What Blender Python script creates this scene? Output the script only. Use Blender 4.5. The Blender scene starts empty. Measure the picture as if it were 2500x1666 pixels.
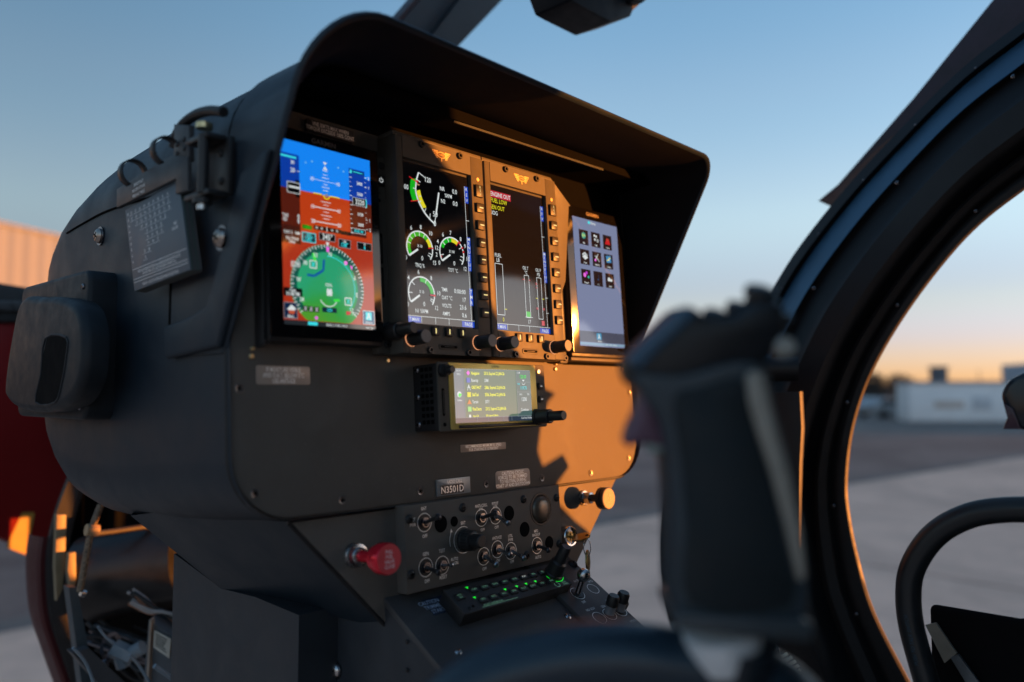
import bpy, bmesh, math, random
from math import radians as R, sin, cos, pi, tan
from mathutils import Vector, Matrix
random.seed(7)
SC = bpy.context.scene; COL = SC.collection
# ------------------------------------------------------------------ camera, sky, sun, exposure
EV = 1.95
TH, PITCH = R(47.3), math.atan(122/1944)
cR = Vector((cos(TH), -sin(TH), 0))
cF = Vector((sin(TH)*cos(PITCH), cos(TH)*cos(PITCH), sin(PITCH)))
cU = Vector((-sin(TH)*sin(PITCH), -cos(TH)*sin(PITCH), cos(PITCH)))
CAMP = Vector((0, 0, 1.55))
cam = bpy.data.cameras.new('camera'); camo = bpy.data.objects.new('camera', cam); COL.objects.link(camo)
m = Matrix((cR, cU, -cF)).transposed().to_4x4(); m.translation = CAMP; camo.matrix_world = m
cam.sensor_width = 36; cam.lens = 28; cam.clip_start = 0.02; cam.clip_end = 3000
cam.dof.use_dof = True; cam.dof.focus_distance = 0.80; cam.dof.aperture_fstop = 2.6
SC.camera = camo
SC.view_settings.view_transform = 'Standard'; SC.view_settings.look = 'None'
SC.view_settings.exposure = EV; SC.view_settings.gamma = 1
SUN = Vector((.64, -1, .014)).normalized()
W = bpy.data.worlds.new('World'); SC.world = W; W.use_nodes = True
nt = W.node_tree; bg = nt.nodes['Background']
sky = nt.nodes.new('ShaderNodeTexSky'); sky.sky_type = 'NISHITA'; sky.sun_disc = False
sky.sun_elevation = R(3.0); sky.sun_rotation = math.atan2(SUN.x, SUN.y)
sky.altitude = 300; sky.air_density = 1.0; sky.dust_density = .3; sky.ozone_density = 2.0
# dusk haze: the sky pales to peach low down and dims on the side away from the sun
tcw = nt.nodes.new('ShaderNodeTexCoord'); sx = nt.nodes.new('ShaderNodeSeparateXYZ'); nt.links.new(tcw.outputs['Generated'], sx.inputs[0])
rp = nt.nodes.new('ShaderNodeValToRGB'); rp.color_ramp.interpolation = 'EASE'; nt.links.new(sx.outputs[2], rp.inputs[0])
for p_, c_ in ((0, (.335, .295, .60)), (.05, (.345, .29, .52)), (.11, (.40, .33, .41)), (.22, (.62, .51, .49)), (.33, (.56, .51, .50)), (.44, (.48, .50, .51))):
    e = rp.color_ramp.elements[0] if p_ == 0 else (rp.color_ramp.elements[-1] if p_ == .44 else rp.color_ramp.elements.new(p_)); e.position = p_; e.color = (*c_, 1)
dt = nt.nodes.new('ShaderNodeVectorMath'); dt.operation = 'DOT_PRODUCT'; nt.links.new(tcw.outputs['Generated'], dt.inputs[0]); dt.inputs[1].default_value = SUN
ma = nt.nodes.new('ShaderNodeMapRange'); nt.links.new(dt.outputs['Value'], ma.inputs[0])
for i_, v_ in ((1, -.72), (2, -.05), (3, .96), (4, 2.1)): ma.inputs[i_].default_value = v_
ma.interpolation_type = 'SMOOTHSTEP'
v1 = nt.nodes.new('ShaderNodeVectorMath'); v1.operation = 'MULTIPLY'; nt.links.new(sky.outputs[0], v1.inputs[0]); nt.links.new(rp.outputs[0], v1.inputs[1])
v2 = nt.nodes.new('ShaderNodeVectorMath'); v2.operation = 'SCALE'; nt.links.new(v1.outputs[0], v2.inputs[0]); nt.links.new(ma.outputs[0], v2.inputs['Scale'])
nt.links.new(v2.outputs[0], bg.inputs[0]); bg.inputs[1].default_value = 0.15
sl = bpy.data.lights.new('sun', 'SUN'); sl.energy = 3.4; sl.angle = R(.55); sl.color = (1, .315, .050)
so = bpy.data.objects.new('sun', sl); COL.objects.link(so); so.rotation_euler = SUN.to_track_quat('Z', 'Y').to_euler()
# ------------------------------------------------------------------ materials
def lin(c): return tuple((x/12.92 if x <= .04045 else ((x+.055)/1.055)**2.4) for x in (v/255 for v in c))
MATS = {}
def mat(name, col, rough=.5, metal=0, var=.12, scale=60, bump=0, bscale=900, spec=.5, coat=0, coat_r=.1, rvar=.08, dust=0):
    if name in MATS: return MATS[name]
    M = bpy.data.materials.new(name); M.use_nodes = True; t = M.node_tree; b = t.nodes['Principled BSDF']
    tc = t.nodes.new('ShaderNodeTexCoord')
    n = t.nodes.new('ShaderNodeTexNoise'); n.inputs['Scale'].default_value = scale; n.inputs['Detail'].default_value = 5; n.inputs['Roughness'].default_value = .6
    t.links.new(tc.outputs['Object'], n.inputs['Vector'])
    mr = t.nodes.new('ShaderNodeMapRange'); mr.inputs[1].default_value = .3; mr.inputs[2].default_value = .7
    mr.inputs[3].default_value = 1-var; mr.inputs[4].default_value = 1+var; t.links.new(n.outputs[0], mr.inputs[0])
    mx = t.nodes.new('ShaderNodeVectorMath'); mx.operation = 'SCALE'; mx.inputs[0].default_value = col[:3]
    t.links.new(mr.outputs[0], mx.inputs['Scale']); src = mx.outputs[0]
    if dust:
        n3 = t.nodes.new('ShaderNodeTexNoise'); n3.inputs['Scale'].default_value = 420; n3.inputs['Detail'].default_value = 2; t.links.new(tc.outputs['Object'], n3.inputs['Vector'])
        n4 = t.nodes.new('ShaderNodeTexNoise'); n4.inputs['Scale'].default_value = 14; n4.inputs['Detail'].default_value = 6; n4.inputs['Distortion'].default_value = 1.2; t.links.new(tc.outputs['Object'], n4.inputs['Vector'])
        r3 = t.nodes.new('ShaderNodeMapRange'); r3.inputs[1].default_value = .68; r3.inputs[2].default_value = .78; t.links.new(n3.outputs[0], r3.inputs[0])
        r4 = t.nodes.new('ShaderNodeMapRange'); r4.inputs[1].default_value = .50; r4.inputs[2].default_value = .72; t.links.new(n4.outputs[0], r4.inputs[0])
        m3 = t.nodes.new('ShaderNodeMath'); m3.operation = 'MULTIPLY_ADD'; m3.inputs[1].default_value = dust; t.links.new(r3.outputs[0], m3.inputs[0])
        m4 = t.nodes.new('ShaderNodeMath'); m4.operation = 'MULTIPLY'; m4.inputs[1].default_value = dust*.35; t.links.new(r4.outputs[0], m4.inputs[0]); t.links.new(m4.outputs[0], m3.inputs[2])
        ad = t.nodes.new('ShaderNodeVectorMath'); ad.operation = 'MULTIPLY_ADD'; ad.inputs[0].default_value = (1, .93, .85); t.links.new(m3.outputs[0], ad.inputs[1]); t.links.new(src, ad.inputs[2]); src = ad.outputs[0]
    t.links.new(src, b.inputs['Base Color'])
    m2 = t.nodes.new('ShaderNodeMapRange'); m2.inputs[1].default_value = .3; m2.inputs[2].default_value = .7
    m2.inputs[3].default_value = max(.03, rough-rvar); m2.inputs[4].default_value = min(1, rough+rvar)
    t.links.new(n.outputs[0], m2.inputs[0]); t.links.new(m2.outputs[0], b.inputs['Roughness'])
    b.inputs['Metallic'].default_value = metal; b.inputs['Specular IOR Level'].default_value = spec
    if coat: b.inputs['Coat Weight'].default_value = coat; b.inputs['Coat Roughness'].default_value = coat_r
    if bump:
        n2 = t.nodes.new('ShaderNodeTexNoise'); n2.inputs['Scale'].default_value = bscale; n2.inputs['Detail'].default_value = 2
        t.links.new(tc.outputs['Object'], n2.inputs['Vector'])
        bp = t.nodes.new('ShaderNodeBump'); bp.inputs['Strength'].default_value = bump; bp.inputs['Distance'].default_value = .0006
        t.links.new(n2.outputs[0], bp.inputs['Height']); t.links.new(bp.outputs[0], b.inputs['Normal'])
    MATS[name] = M; return M
def em(name, c, k=1.0, rough=.07, ior=1.8, base=(.006, .006, .007)):
    if name in MATS: return MATS[name]
    M = bpy.data.materials.new(name); M.use_nodes = True; b = M.node_tree.nodes['Principled BSDF']
    b.inputs['Base Color'].default_value = (*base, 1); b.inputs['Roughness'].default_value = rough; b.inputs['IOR'].default_value = ior
    b.inputs['Emission Color'].default_value = (*lin(c), 1); b.inputs['Emission Strength'].default_value = k*2**-EV
    MATS[name] = M; return M
SHELL = mat('shell_paint', (.0115, .0215, .033), .50, spec=.38, dust=.03, bump=.25, bscale=1400, scale=18, var=.10)
PANEL = mat('panel_paint', (.112, .100, .088), .62, dust=.05, bump=.3, bscale=1600, scale=30, var=.08, spec=.35)
BLK = mat('black_satin', (.018, .018, .019), .45, bump=.1)
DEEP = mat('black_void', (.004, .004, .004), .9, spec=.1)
BEZ = mat('bezel_anodised', (.085, .078, .066), .55, bump=.15, bscale=2200, spec=.4)
GLS = mat('glass_black', (.005, .005, .006), .07, rvar=.01)
KNOB = mat('knob_black', (.02, .02, .021), .42)
KTOP = mat('knob_face', (.16, .15, .145), .45, var=.15, scale=400)
STEEL = mat('steel', (.55, .55, .56), .28, 1, scale=200)
DSTEEL = mat('dark_steel', (.20, .20, .22), .3, 1, scale=200)
WHT = mat('white_ink', (1, .99, .96), .35, .25)
GOLD = mat('gold_emblem', (.75, .52, .25), .4, .6)
GOLDI = mat('gold_dark', (.10, .06, .03), .6)
BRASS = mat('brass', (.36, .27, .11), .38, 1, scale=250, var=.3, bump=.2)
LABEL = mat('placard_film', (.43, .345, .285), .42, .15, var=.1)
LGREY = mat('placard_grey', (.30, .33, .35), .4, .5)
LBLK = mat('label_black', (.015, .016, .02), .4)
RED = mat('red_knob', (.85, .02, .045), .22, .45, var=.06)
REDT = mat('red_face', (.75, .06, .07), .5)
RUB = mat('rubber', (.012, .012, .013), .55, bump=.2)
GRIPM = mat('grip_plastic', (.014, .022, .031), .38, bump=.2)
REDP = mat('red_paint', (.17, .011, .011), .22, coat=.6, coat_r=.05, scale=4)
# ------------------------------------------------------------------ mesh builder
_G = {}
def glyphs(s, bold):
    key = (s, bold)
    if key in _G: return _G[key]
    cu = bpy.data.curves.new('t', 'FONT'); cu.body = s; cu.size = 1; cu.resolution_u = 2; cu.offset = bold
    o = bpy.data.objects.new('t', cu); COL.objects.link(o)
    dg = bpy.context.evaluated_depsgraph_get(); me = o.evaluated_get(dg).to_mesh()
    vs = [(v.co.x, v.co.y) for v in me.vertices]; fs = [tuple(p.vertices) for p in me.polygons]
    o.evaluated_get(dg).to_mesh_clear(); bpy.data.objects.remove(o); bpy.data.curves.remove(cu)
    _G[key] = (vs, fs, min([v[0] for v in vs] or [0]), max([v[0] for v in vs] or [0])); return _G[key]
def rrect(x0, y0, x1, y1, r, n=6):
    if not isinstance(r, (tuple, list)): r = (r,)*4           # bl, br, tr, tl
    out = []
    for (cx, cy, a0, q) in ((x0, y0, 180, r[0]), (x1, y0, 270, r[1]), (x1, y1, 0, r[2]), (x0, y1, 90, r[3])):
        sx = 1 if cx == x0 else -1; sy = 1 if cy == y0 else -1
        ox, oy = cx+sx*q, cy+sy*q
        if q <= 0: out.append((cx, cy)); continue
        for i in range(n+1):
            a = R(a0+90*i/n); out.append((ox+q*cos(a), oy+q*sin(a)))
    return out
class MB:
    def __init__(s): s.V = []; s.F = []; s.I = []; s.m = []; s.T = Matrix()
    def mi(s, M):
        if M not in s.m: s.m.append(M)
        return s.m.index(M)
    def add(s, vs, fs, M):
        o = len(s.V); s.V += [tuple(s.T @ Vector(v)) for v in vs]; i = s.mi(M)
        for f in fs: s.F.append(tuple(o+j for j in f)); s.I.append(i)
    def bm(s, b, M):
        b.verts.index_update(); s.add([v.co[:] for v in b.verts], [[v.index for v in f.verts] for f in b.faces], M); b.free()
    def prism(s, poly, w0, w1, M, bev=0, seg=2, allb=False):
        b = bmesh.new(); n = len(poly)
        A = [b.verts.new((x, y, w0)) for x, y in poly]; B = [b.verts.new((x, y, w1)) for x, y in poly]
        b.faces.new(A[::-1]); top = b.faces.new(B)
        for i in range(n): b.faces.new((A[i], A[(i+1) % n], B[(i+1) % n], B[i]))
        bmesh.ops.recalc_face_normals(b, faces=b.faces)
        if bev:
            es = list(b.edges) if allb else list(top.edges)
            bmesh.ops.bevel(b, geom=es, offset=bev, segments=seg, profile=.5, affect='EDGES', clamp_overlap=True)
        s.bm(b, M)
    def box(s, x0, x1, y0, y1, z0, z1, M, bev=0, seg=2, allb=True):
        s.prism([(x0, y0), (x1, y0), (x1, y1), (x0, y1)], z0, z1, M, bev, seg, allb)
    def lathe(s, cx, cy, prof, M, seg=28, flute=0, caps=True):
        vs = []; fs = []
        for r, w in prof:
            for i in range(seg):
                a = 2*pi*i/seg; q = r*(1-(flute if i % 2 else 0)); vs.append((cx+q*cos(a), cy+q*sin(a), w))
        for j in range(len(prof)-1):
            for i in range(seg):
                k = (i+1) % seg; fs.append((j*seg+i, j*seg+k, (j+1)*seg+k, (j+1)*seg+i))
        if caps:
            fs.append(tuple(range((len(prof)-1)*seg, len(prof)*seg))); fs.append(tuple(range(seg))[::-1])
        s.add(vs, fs, M)
    def cyl(s, cx, cy, r, w0, w1, M, seg=28, bev=.0, flute=0):
        s.lathe(cx, cy, [(r, w0), (r, w1-bev), (r-bev, w1)] if bev else [(r, w0), (r, w1)], M, seg, flute)
    def ring(s, cx, cy, r0, r1, w, M, a0=0, a1=360, n=40):
        vs = []; fs = []
        for i in range(n+1):
            a = R(a0+(a1-a0)*i/n); vs += [(cx+r0*cos(a), cy+r0*sin(a), w), (cx+r1*cos(a), cy+r1*sin(a), w)]
        for i in range(n): fs.append((2*i, 2*i+1, 2*i+3, 2*i+2))
        s.add(vs, fs, M)
    def flat(s, pts, w, M): s.add([(x, y, w) for x, y in pts], [tuple(range(len(pts)))], M)
    def rect(s, x0, y0, x1, y1, w, M): s.flat([(x0, y0), (x1, y0), (x1, y1), (x0, y1)], w, M)
    def line(s, p, q, wd, w, M):
        d = Vector((q[0]-p[0], q[1]-p[1])); 
        if d.length == 0: return
        n = Vector((-d.y, d.x)).normalized()*wd/2
        s.flat([(p[0]-n.x, p[1]-n.y), (q[0]-n.x, q[1]-n.y), (q[0]+n.x, q[1]+n.y), (p[0]+n.x, p[1]+n.y)], w, M)
    def pline(s, pts, wd, w, M):
        for a, b in zip(pts, pts[1:]): s.line(a, b, wd, w, M)
    def text(s, t, x, y, h, w, M, al='c', xs=.85, bold=0, rot=0):
        vs, fs, a, b = glyphs(t, bold); k = h/.69
        ox = {'c': -(a+b)/2, 'l': -a, 'r': -b}[al]; c, q = cos(R(rot)), sin(R(rot)); o = []
        for X, Y in vs:
            X = (X+ox)*k*xs; Y = Y*k-h/2; o.append((x+X*c-Y*q, y+X*q+Y*c, w))
        s.add(o, fs, M)
    def tube(s, pts, r, M, seg=12, cap=True):
        P = [Vector(p) for p in pts]; n = len(P); rs = r if isinstance(r, (list, tuple)) else [r]*n
        vs = []; fs = []; up = None
        for i, p in enumerate(P):
            d = ((P[min(i+1, n-1)]-P[max(i-1, 0)])).normalized()
            if up is None: up = d.orthogonal().normalized()
            up = (up-d*up.dot(d)).normalized(); v = d.cross(up)
            for j in range(seg):
                a = 2*pi*j/seg; vs.append(tuple(p+(up*cos(a)+v*sin(a))*rs[i]))
        for i in range(n-1):
            for j in range(seg):
                k = (j+1) % seg; fs.append((i*seg+j, i*seg+k, (i+1)*seg+k, (i+1)*seg+j))
        if cap: fs += [tuple(range(seg))[::-1], tuple(range((n-1)*seg, n*seg))]
        s.add(vs, fs, M)
    def build(s, name, parent=None, frame=None, angle=32, label=None, **kw):
        me = bpy.data.meshes.new(name); me.from_pydata(s.V, [], s.F); me.update()
        for M in s.m: me.materials.append(M)
        me.polygons.foreach_set('material_index', s.I); me.polygons.foreach_set('use_smooth', [True]*len(s.F))
        try: me.set_sharp_from_angle(angle=R(angle))
        except Exception: pass
        o = bpy.data.objects.new(name, me); COL.objects.link(o)
        if frame is not None: o.matrix_world = frame
        if parent: o.parent = parent
        if label: o['label'] = label
        return o
def cr(pts, n=6, closed=False):                # Catmull-Rom through points
    P = [Vector(p) for p in pts]; out = []; L = len(P)
    for i in range(L if closed else L-1):
        g = lambda j: P[j % L] if closed else P[max(0, min(L-1, j))]
        a, b, c, d = g(i-1), g(i), g(i+1), g(i+2)
        for k in range(n):
            t = k/n; out.append(tuple(.5*((2*b)+(c-a)*t+(2*a-5*b+4*c-d)*t*t+(3*b-a-3*c+d)*t**3)))
    if not closed: out.append(tuple(P[-1]))
    return out
def thing(name, label, cat, frame=None, group=None):
    o = bpy.data.objects.new(name, None); COL.objects.link(o); o.empty_display_size = .02
    if frame is not None: o.matrix_world = frame
    o['label'] = label; o['category'] = cat
    if group: o['group'] = group
    return o
def tag(o, label, cat, group=None):
    o['label'] = label; o['category'] = cat
    if group: o['group'] = group
    return o
def struct(o, kind='structure'): o['kind'] = kind; return o
# frames
LEAN = R(4.1)
def frame(o, x, y, z):
    M = Matrix((Vector(x), Vector(y), Vector(z))).transposed().to_4x4(); M.translation = Vector(o); return M
PU, PV, PN = Vector((1, 0, 0)), Vector((0, sin(LEAN), cos(LEAN))), Vector((0, -cos(LEAN), sin(LEAN)))
PF = frame((0, .569, 1.55), PU, PV, PN)                    # instrument panel frame: u right, v up, w towards the seats
def pf(u, v, w=0): return PF @ Matrix.Translation((u, v, w))
PHI = R(30)
pdn = Vector((0, -cos(PHI), -sin(PHI)))
P0 = PF @ Vector((0, -.183, .004))
QF = frame(P0, (1, 0, 0), -pdn, Vector((0, -sin(PHI), cos(PHI))))   # centre pedestal top: x right, y up the slope, w off the surface
def cross_screw(mb, u, v, w, r, M=STEEL, S=DEEP, rot=20, seg=20):
    mb.lathe(u, v, [(r, w), (r, w+r*.18), (r*.8, w+r*.42), (r*.45, w+r*.55)], M, seg)
    for k in (0, 90):
        a = R(rot+k); d = (cos(a)*r*.5, sin(a)*r*.5)
        mb.line((u-d[0], v-d[1]), (u+d[0], v+d[1]), r*.24, w+r*.56, S)
def flush_screw(mb, u, v, w, r, M, rot=30):
    mb.lathe(u, v, [(r, w), (r, w+.0004), (r*.9, w+.0006), (r*.45, w+.0001)], M, 20)
    for k in (0, 90):
        a = R(rot+k); d = (cos(a)*r*.55, sin(a)*r*.55)
        mb.line((u-d[0], v-d[1]), (u+d[0], v+d[1]), r*.26, w+.0007, DEEP)
def socket_screw(mb, u, v, w, r, M=BLK):
    mb.lathe(u, v, [(r, w), (r, w+.0022), (r*.88, w+.0028), (r*.5, w+.0028), (r*.5, w+.0004)], M, 22)
    mb.cyl(u, v, r*.5, w, w+.0005, DEEP, 6)
# ================================================================== ground and far things
G = -.45
asph = mat('asphalt', (.215, .168, .148), .9, scale=1.1, var=.35, bump=.4, bscale=90)
def ground_mat(name, base, dark, sc, amt, seed):
    M = bpy.data.materials.new(name); M.use_nodes = True; t = M.node_tree; b = t.nodes['Principled BSDF']; tc = t.nodes.new('ShaderNodeTexCoord')
    def nz(scale, det, dist=0):
        n = t.nodes.new('ShaderNodeTexNoise'); n.inputs['Scale'].default_value = scale; n.inputs['Detail'].default_value = det; n.inputs['Roughness'].default_value = .65; n.inputs['Distortion'].default_value = dist; t.links.new(tc.outputs['Object'], n.inputs['Vector']); return n
    def mrg(src, a, c, lo, hi):
        m = t.nodes.new('ShaderNodeMapRange'); m.inputs[1].default_value = a; m.inputs[2].default_value = c; m.inputs[3].default_value = lo; m.inputs[4].default_value = hi; t.links.new(src, m.inputs[0]); return m.outputs[0]
    big, med, fine = nz(sc, 4, .8), nz(sc*6, 6, .4), nz(sc*60, 3)
    v = t.nodes.new('ShaderNodeTexVoronoi'); v.feature = 'DISTANCE_TO_EDGE'; v.inputs['Scale'].default_value = sc*.9; t.links.new(tc.outputs['Object'], v.inputs['Vector'])
    f = [mrg(big.outputs[0], .40, .64, 0, amt), mrg(med.outputs[0], .45, .75, 0, amt*.7), mrg(fine.outputs[0], .4, .7, 0, amt*.35), mrg(v.outputs['Distance'], 0, .012, .55, 0)]
    acc = f[0]
    for q in f[1:]:
        m = t.nodes.new('ShaderNodeMath'); m.operation = 'ADD'; m.use_clamp = True; t.links.new(acc, m.inputs[0]); t.links.new(q, m.inputs[1]); acc = m.outputs[0]
    mx = t.nodes.new('ShaderNodeMix'); mx.data_type = 'RGBA'; mx.inputs['A'].default_value = (*base, 1); mx.inputs['B'].default_value = (*dark, 1); t.links.new(acc, mx.inputs['Factor']); t.links.new(mx.outputs['Result'], b.inputs['Base Color'])
    b.inputs['Roughness'].default_value = .9; MATS[name] = M; return M
conc = ground_mat('concrete_slab', (.74, .53, .40), (.42, .31, .24), .35, .55, 1)
asph = ground_mat('asphalt_worn', (.20, .155, .132), (.10, .075, .065), .25, .75, 2)
conc_old = mat('concrete', (.70, .50, .375), .85, scale=.8, var=.16, bump=.3, bscale=60)
g = MB(); g.rect(-1500, -1500, 1500, 1500, 0, asph)
o = g.build('ground', frame=Matrix.Translation((0, 0, G))); struct(o)
# apron edge: Y = a + b x
L = [(28.5275, 5.1035), (11.4513, 7.0415), (2.2575, 7.657)]
(xa, ya), (xb, yb), (xc, yc) = L
sl_ = (ya-yb)/(xa-xb)
g = MB(); x0, x1 = -40, 90; n = 10
f_ = lambda x: yb+sl_*(x-xb) if x > xb else yb+(yc-yb)/(xc-xb)*(x-xb)
pts = [(x0, -60)] + [(x1, -60)] + [(x1, f_(x1)), (xb, yb), (xc, yc), (x0, yc+.2)]
g.flat(pts, 0, conc)
g.build('apron', frame=Matrix.Translation((0, 0, G+.006)))['kind'] = 'structure'
g = MB(); J = mat('joint_tar', (.05, .048, .046), .9)
for i in range(-2, 12):
    g.line((i*4.5+1, f_(i*4.5+1)-.05), (i*4.5+1-5, -40), .03, .004, J)
for k in (3.6, 7.6, 12): g.line((-30, yc-k), (80, yc-k-8), .03, .004, J)
g.build('pavement_joints', frame=Matrix.Translation((0, 0, G+.006)))['kind'] = 'structure'
# faint painted taxi line on the asphalt
g = MB(); g.line(*[(34.1988, 11.8501), (49.9753, 8.8887)], .5, .006, mat('dust', (.16, .15, .14), .9, scale=2, var=.3))
g.build('dust_strip', frame=Matrix.Translation((0, 0, G)))['kind'] = 'structure'
# hangar ahead on the left, lit by the low sun
H = thing('hangar', 'tan corrugated metal hangar lit orange beyond the red door', 'hangar', Matrix.Translation((0, 0, G)))
hw = MB(); HM = mat('hangar_sheet', (.165, .205, .26), .7, scale=3, var=.05)
HP = [(10.3386, 9.876), (11.4413, 9.7919), (13.9988, 9.5063), (20.166, 8.8002)]
hx0, hz0 = HP[1]; hx1, hz1 = HP[2]; s_ = (hz1-hz0)/(hx1-hx0)
vs = []; fs = []; NX = 260; X0, X1 = -8, 36
for i in range(NX):
    x = X0+(X1-X0)*i/(NX-1); y = 45+(.06 if i % 4 in (0, 1) else 0)
    vs += [(x, y, 0), (x, y, hz0+s_*(x-hx0)-G)]
for i in range(NX-1): fs.append((2*i, 2*i+2, 2*i+3, 2*i+1))
hw.add(vs, fs, HM); hw.box(X0, X1, 45.1, 70, 0, hz0+s_*(36-hx0)-G-.3, HM); hw.build('wall', H)
rr = MB(); rr.add([(X0, 44.9, hz0+s_*(X0-hx0)-G), (X1, 44.9, hz0+s_*(X1-hx0)-G), (X1, 44.9, hz0+s_*(X1-hx0)-G+.12), (X0, 44.9, hz0+s_*(X0-hx0)-G+.12),
    (X0, 70, hz0+s_*(X0-hx0)-G), (X1, 70, hz0+s_*(X1-hx0)-G), (X1, 70, hz0+s_*(X1-hx0)-G+.12), (X0, 70, hz0+s_*(X0-hx0)-G+.12)],
    [(0, 1, 2, 3), (3, 2, 6, 7), (7, 6, 5, 4), (4, 5, 1, 0), (0, 3, 7, 4), (1, 5, 6, 2)], mat('hangar_roof', (.19, .19, .20), .6)); rr.build('roof_edge', H)
RH = thing('shade_hangar', 'long grey hangar added out of view to shade the low building', 'hangar', frame((82.8, -18, G), Vector((.84, .54, 0)).normalized(), Vector((-.54, .84, 0)).normalized(), (0, 0, 1)))  # unseen hangar added to shade the cars and low building
b = MB(); b.box(-20, 30, -6, 6, 0, 9, HM, .05); b.prism([(-20.3, -6.3), (30.3, -6.3), (30.3, 6.3), (-20.3, 6.3)], 9.02, 9.3, HM); b.build('wall', RH)
b = MB(); b.box(-4, 12, 6.003, 6.1, 0, 7, mat('door_grey', (.30, .31, .32), .6)); b.build('sliding_door', RH)
# low white building on the right, turned towards the viewer
bl = [Vector((*p, 0)) for p in [(57.0673, 16.6512), (65.5148, 7.4968)]]
bd = Vector((.60, -.80, 0)); bn = Vector((-bd.y, bd.x, 0))
if bn.dot(-bl[0]) > 0: bn = -bn
BF = frame((bl[0].x, bl[0].y, G), bd, bn, (0, 0, 1))
BB = thing('low_building', 'low white flat roofed building with a dark rooftop box', 'building', BF)
WB = mat('white_wall', (.90, .90, .89), .7, scale=1, var=.06); DK = mat('dark_unit', (.10, .11, .13), .6); WIN = mat('beige_panel', (.60, .52, .46), .5)
hb = 2.52; Lb = 7.4
b = MB(); b.box(0, Lb, 0, 2.2, 0, hb, WB, .03); b.build('wall', BB)
b = MB(); b.box(-.15, Lb+.15, -.15, 2.35, hb+.003, hb+.14, mat('roof_trim', (.33, .35, .38), .6), .02); b.build('roof', BB)
b = MB(); b.box(1.6, 3.5, -.03, -.003, .85, 1.35, WIN, .005); b.build('window', BB)
b = MB(); b.box(4.0, 5.2, -.03, -.003, .75, 1.6, mat('shutter_grey', (.58, .60, .62), .6), .005); b.build('shutter', BB)
b = MB(); b.box(2.1, 2.95, 1, 1.9, hb+.145, hb+1.05, DK, .03); b.box(2.0, 3.05, .9, 2.0, hb+1.055, hb+1.15, DK, .02); b.build('roof_unit', BB)
b = MB(); b.box(8.3, 13, 1, 5, -.3, hb+1.35, mat('unit_blue', (.36, .40, .46), .6), .03); b.build('side_block', BB)
b = MB(); b.tube([(5.4, 2, hb+.14), (5.4, 2, hb+.9)], .03, DK, 6); b.build('mast', BB)
def at_ground(px, dist):      # (azimuth from the nose, metres) -> xy
    return Vector((sin(px), cos(px), 0))*dist
# parked vehicles and a distant line of bushes and hills
def car(az, dist, col, label, rz, sc=1):
    p = at_ground(R(az), dist); F_ = Matrix.Translation((p.x, p.y, G)) @ Matrix.Rotation(rz, 4, 'Z')
    t = thing('parked_car', label, 'car', F_, 'cars parked by the low building')
    cm = mat('car_'+col[0], col[1], .3, coat=.5)
    b = MB(); b.T = Matrix.Rotation(R(90), 4, 'X')
    b.prism([(-2.2, .35), (2.2, .35), (2.25, .8), (1.3, .95), (.7, 1.45), (-1.2, 1.5), (-2.0, 1.0), (-2.25, .85)], -.85, .85, cm, .06, 2, True); b.build('body', t)
    b = MB(); b.T = Matrix.Rotation(R(90), 4, 'X')
    b.prism([(1.15, .98), (.62, 1.4), (-1.15, 1.44), (-1.75, 1.02)], -.865, .865, mat('car_glass', (.02, .025, .03), .1)); b.build('window', t)
    for x in (-1.4, 1.4):
        for y in (-.8, .8):
            b = MB(); b.T = Matrix.Translation((x, y, .33)) @ Matrix.Rotation(R(90), 4, 'X'); b.cyl(0, 0, .33, -.1, .1, RUB, 20); b.build('wheel', t)
car(72.3, 66, ('white', (.34, .33, .32)), 'pale car parked left of the low building', R(-18))
car(71.2, 78, ('silver', (.30, .30, .31)), 'silver car parked behind the pale car near the horizon', R(-25))
hills = MB(); HMt = mat('hill_scrub', (.20, .17, .16), .95, scale=.02, var=.2)
vs = []; fs = []; N = 160
for i in range(N):
    a = R(-20+150*i/(N-1)); h = 3+6*(.5+.5*sin(i*.23))*(.6+.4*sin(i*.071+1))+1.2*random.random()
    for rr_, z in ((700, G-1), (720, G+h*.7), (760, G+h), (900, G-1)): vs.append((sin(a)*rr_, cos(a)*rr_, z))
for i in range(N-1):
    for j in range(3): fs.append((i*4+j, i*4+4+j, i*4+5+j, i*4+1+j))
hills.add(vs, fs, HMt); struct(hills.build('hills'))
LEAF = mat('dry_leaf', (.07, .055, .04), .9, scale=2, var=.4)
def bush(az, dist, h, label, cat='tree', grp='bare trees along the far edge of the field'):
    p = at_ground(R(az), dist); t = thing('desert_tree', label, cat, Matrix.Translation((p.x, p.y, G)), grp)
    tr = MB(); tr.tube([(0, 0, 0), (.1, 0, h*.4), (0, .1, h*.75)], [.14*h/4, .1*h/4, .04*h/4], mat('bark', (.09, .07, .055), .9), 8)
    for k in range(5):
        a = k*1.3; tr.tube([(0, 0, h*.3), (cos(a)*h*.2, sin(a)*h*.2, h*.6)], [.05*h/4, .02], mat('bark', (.09, .07, .055), .9), 5)
    tr.build('trunk', t); c = MB()
    for k in range(900):
        v = Vector((random.gauss(0, 1), random.gauss(0, 1), random.gauss(0, 1))).normalized()*random.random()**.4
        q = Vector((v.x*h*.42, v.y*h*.42, h*.62+v.z*h*.36)); s_ = h*.05; d = Vector((random.random()-.5, random.random()-.5, random.random()-.5)).normalized()*s_; e = d.orthogonal()*.8
        c.add([tuple(q-d), tuple(q+e), tuple(q+d)], [(0, 1, 2)], LEAF)
    c.build('crown', t)
bush(70.2, 90, 4.4, 'dusty tree left of the parked cars near the horizon')
bush(71.6, 88, 4.0, 'round dusty tree just above the parked cars')
bush(69.2, 85, 3.8, 'lowest dusty tree beside the door frame edge')
bush(73.2, 92, 3.9, 'dusty tree directly beside the white building')
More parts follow.
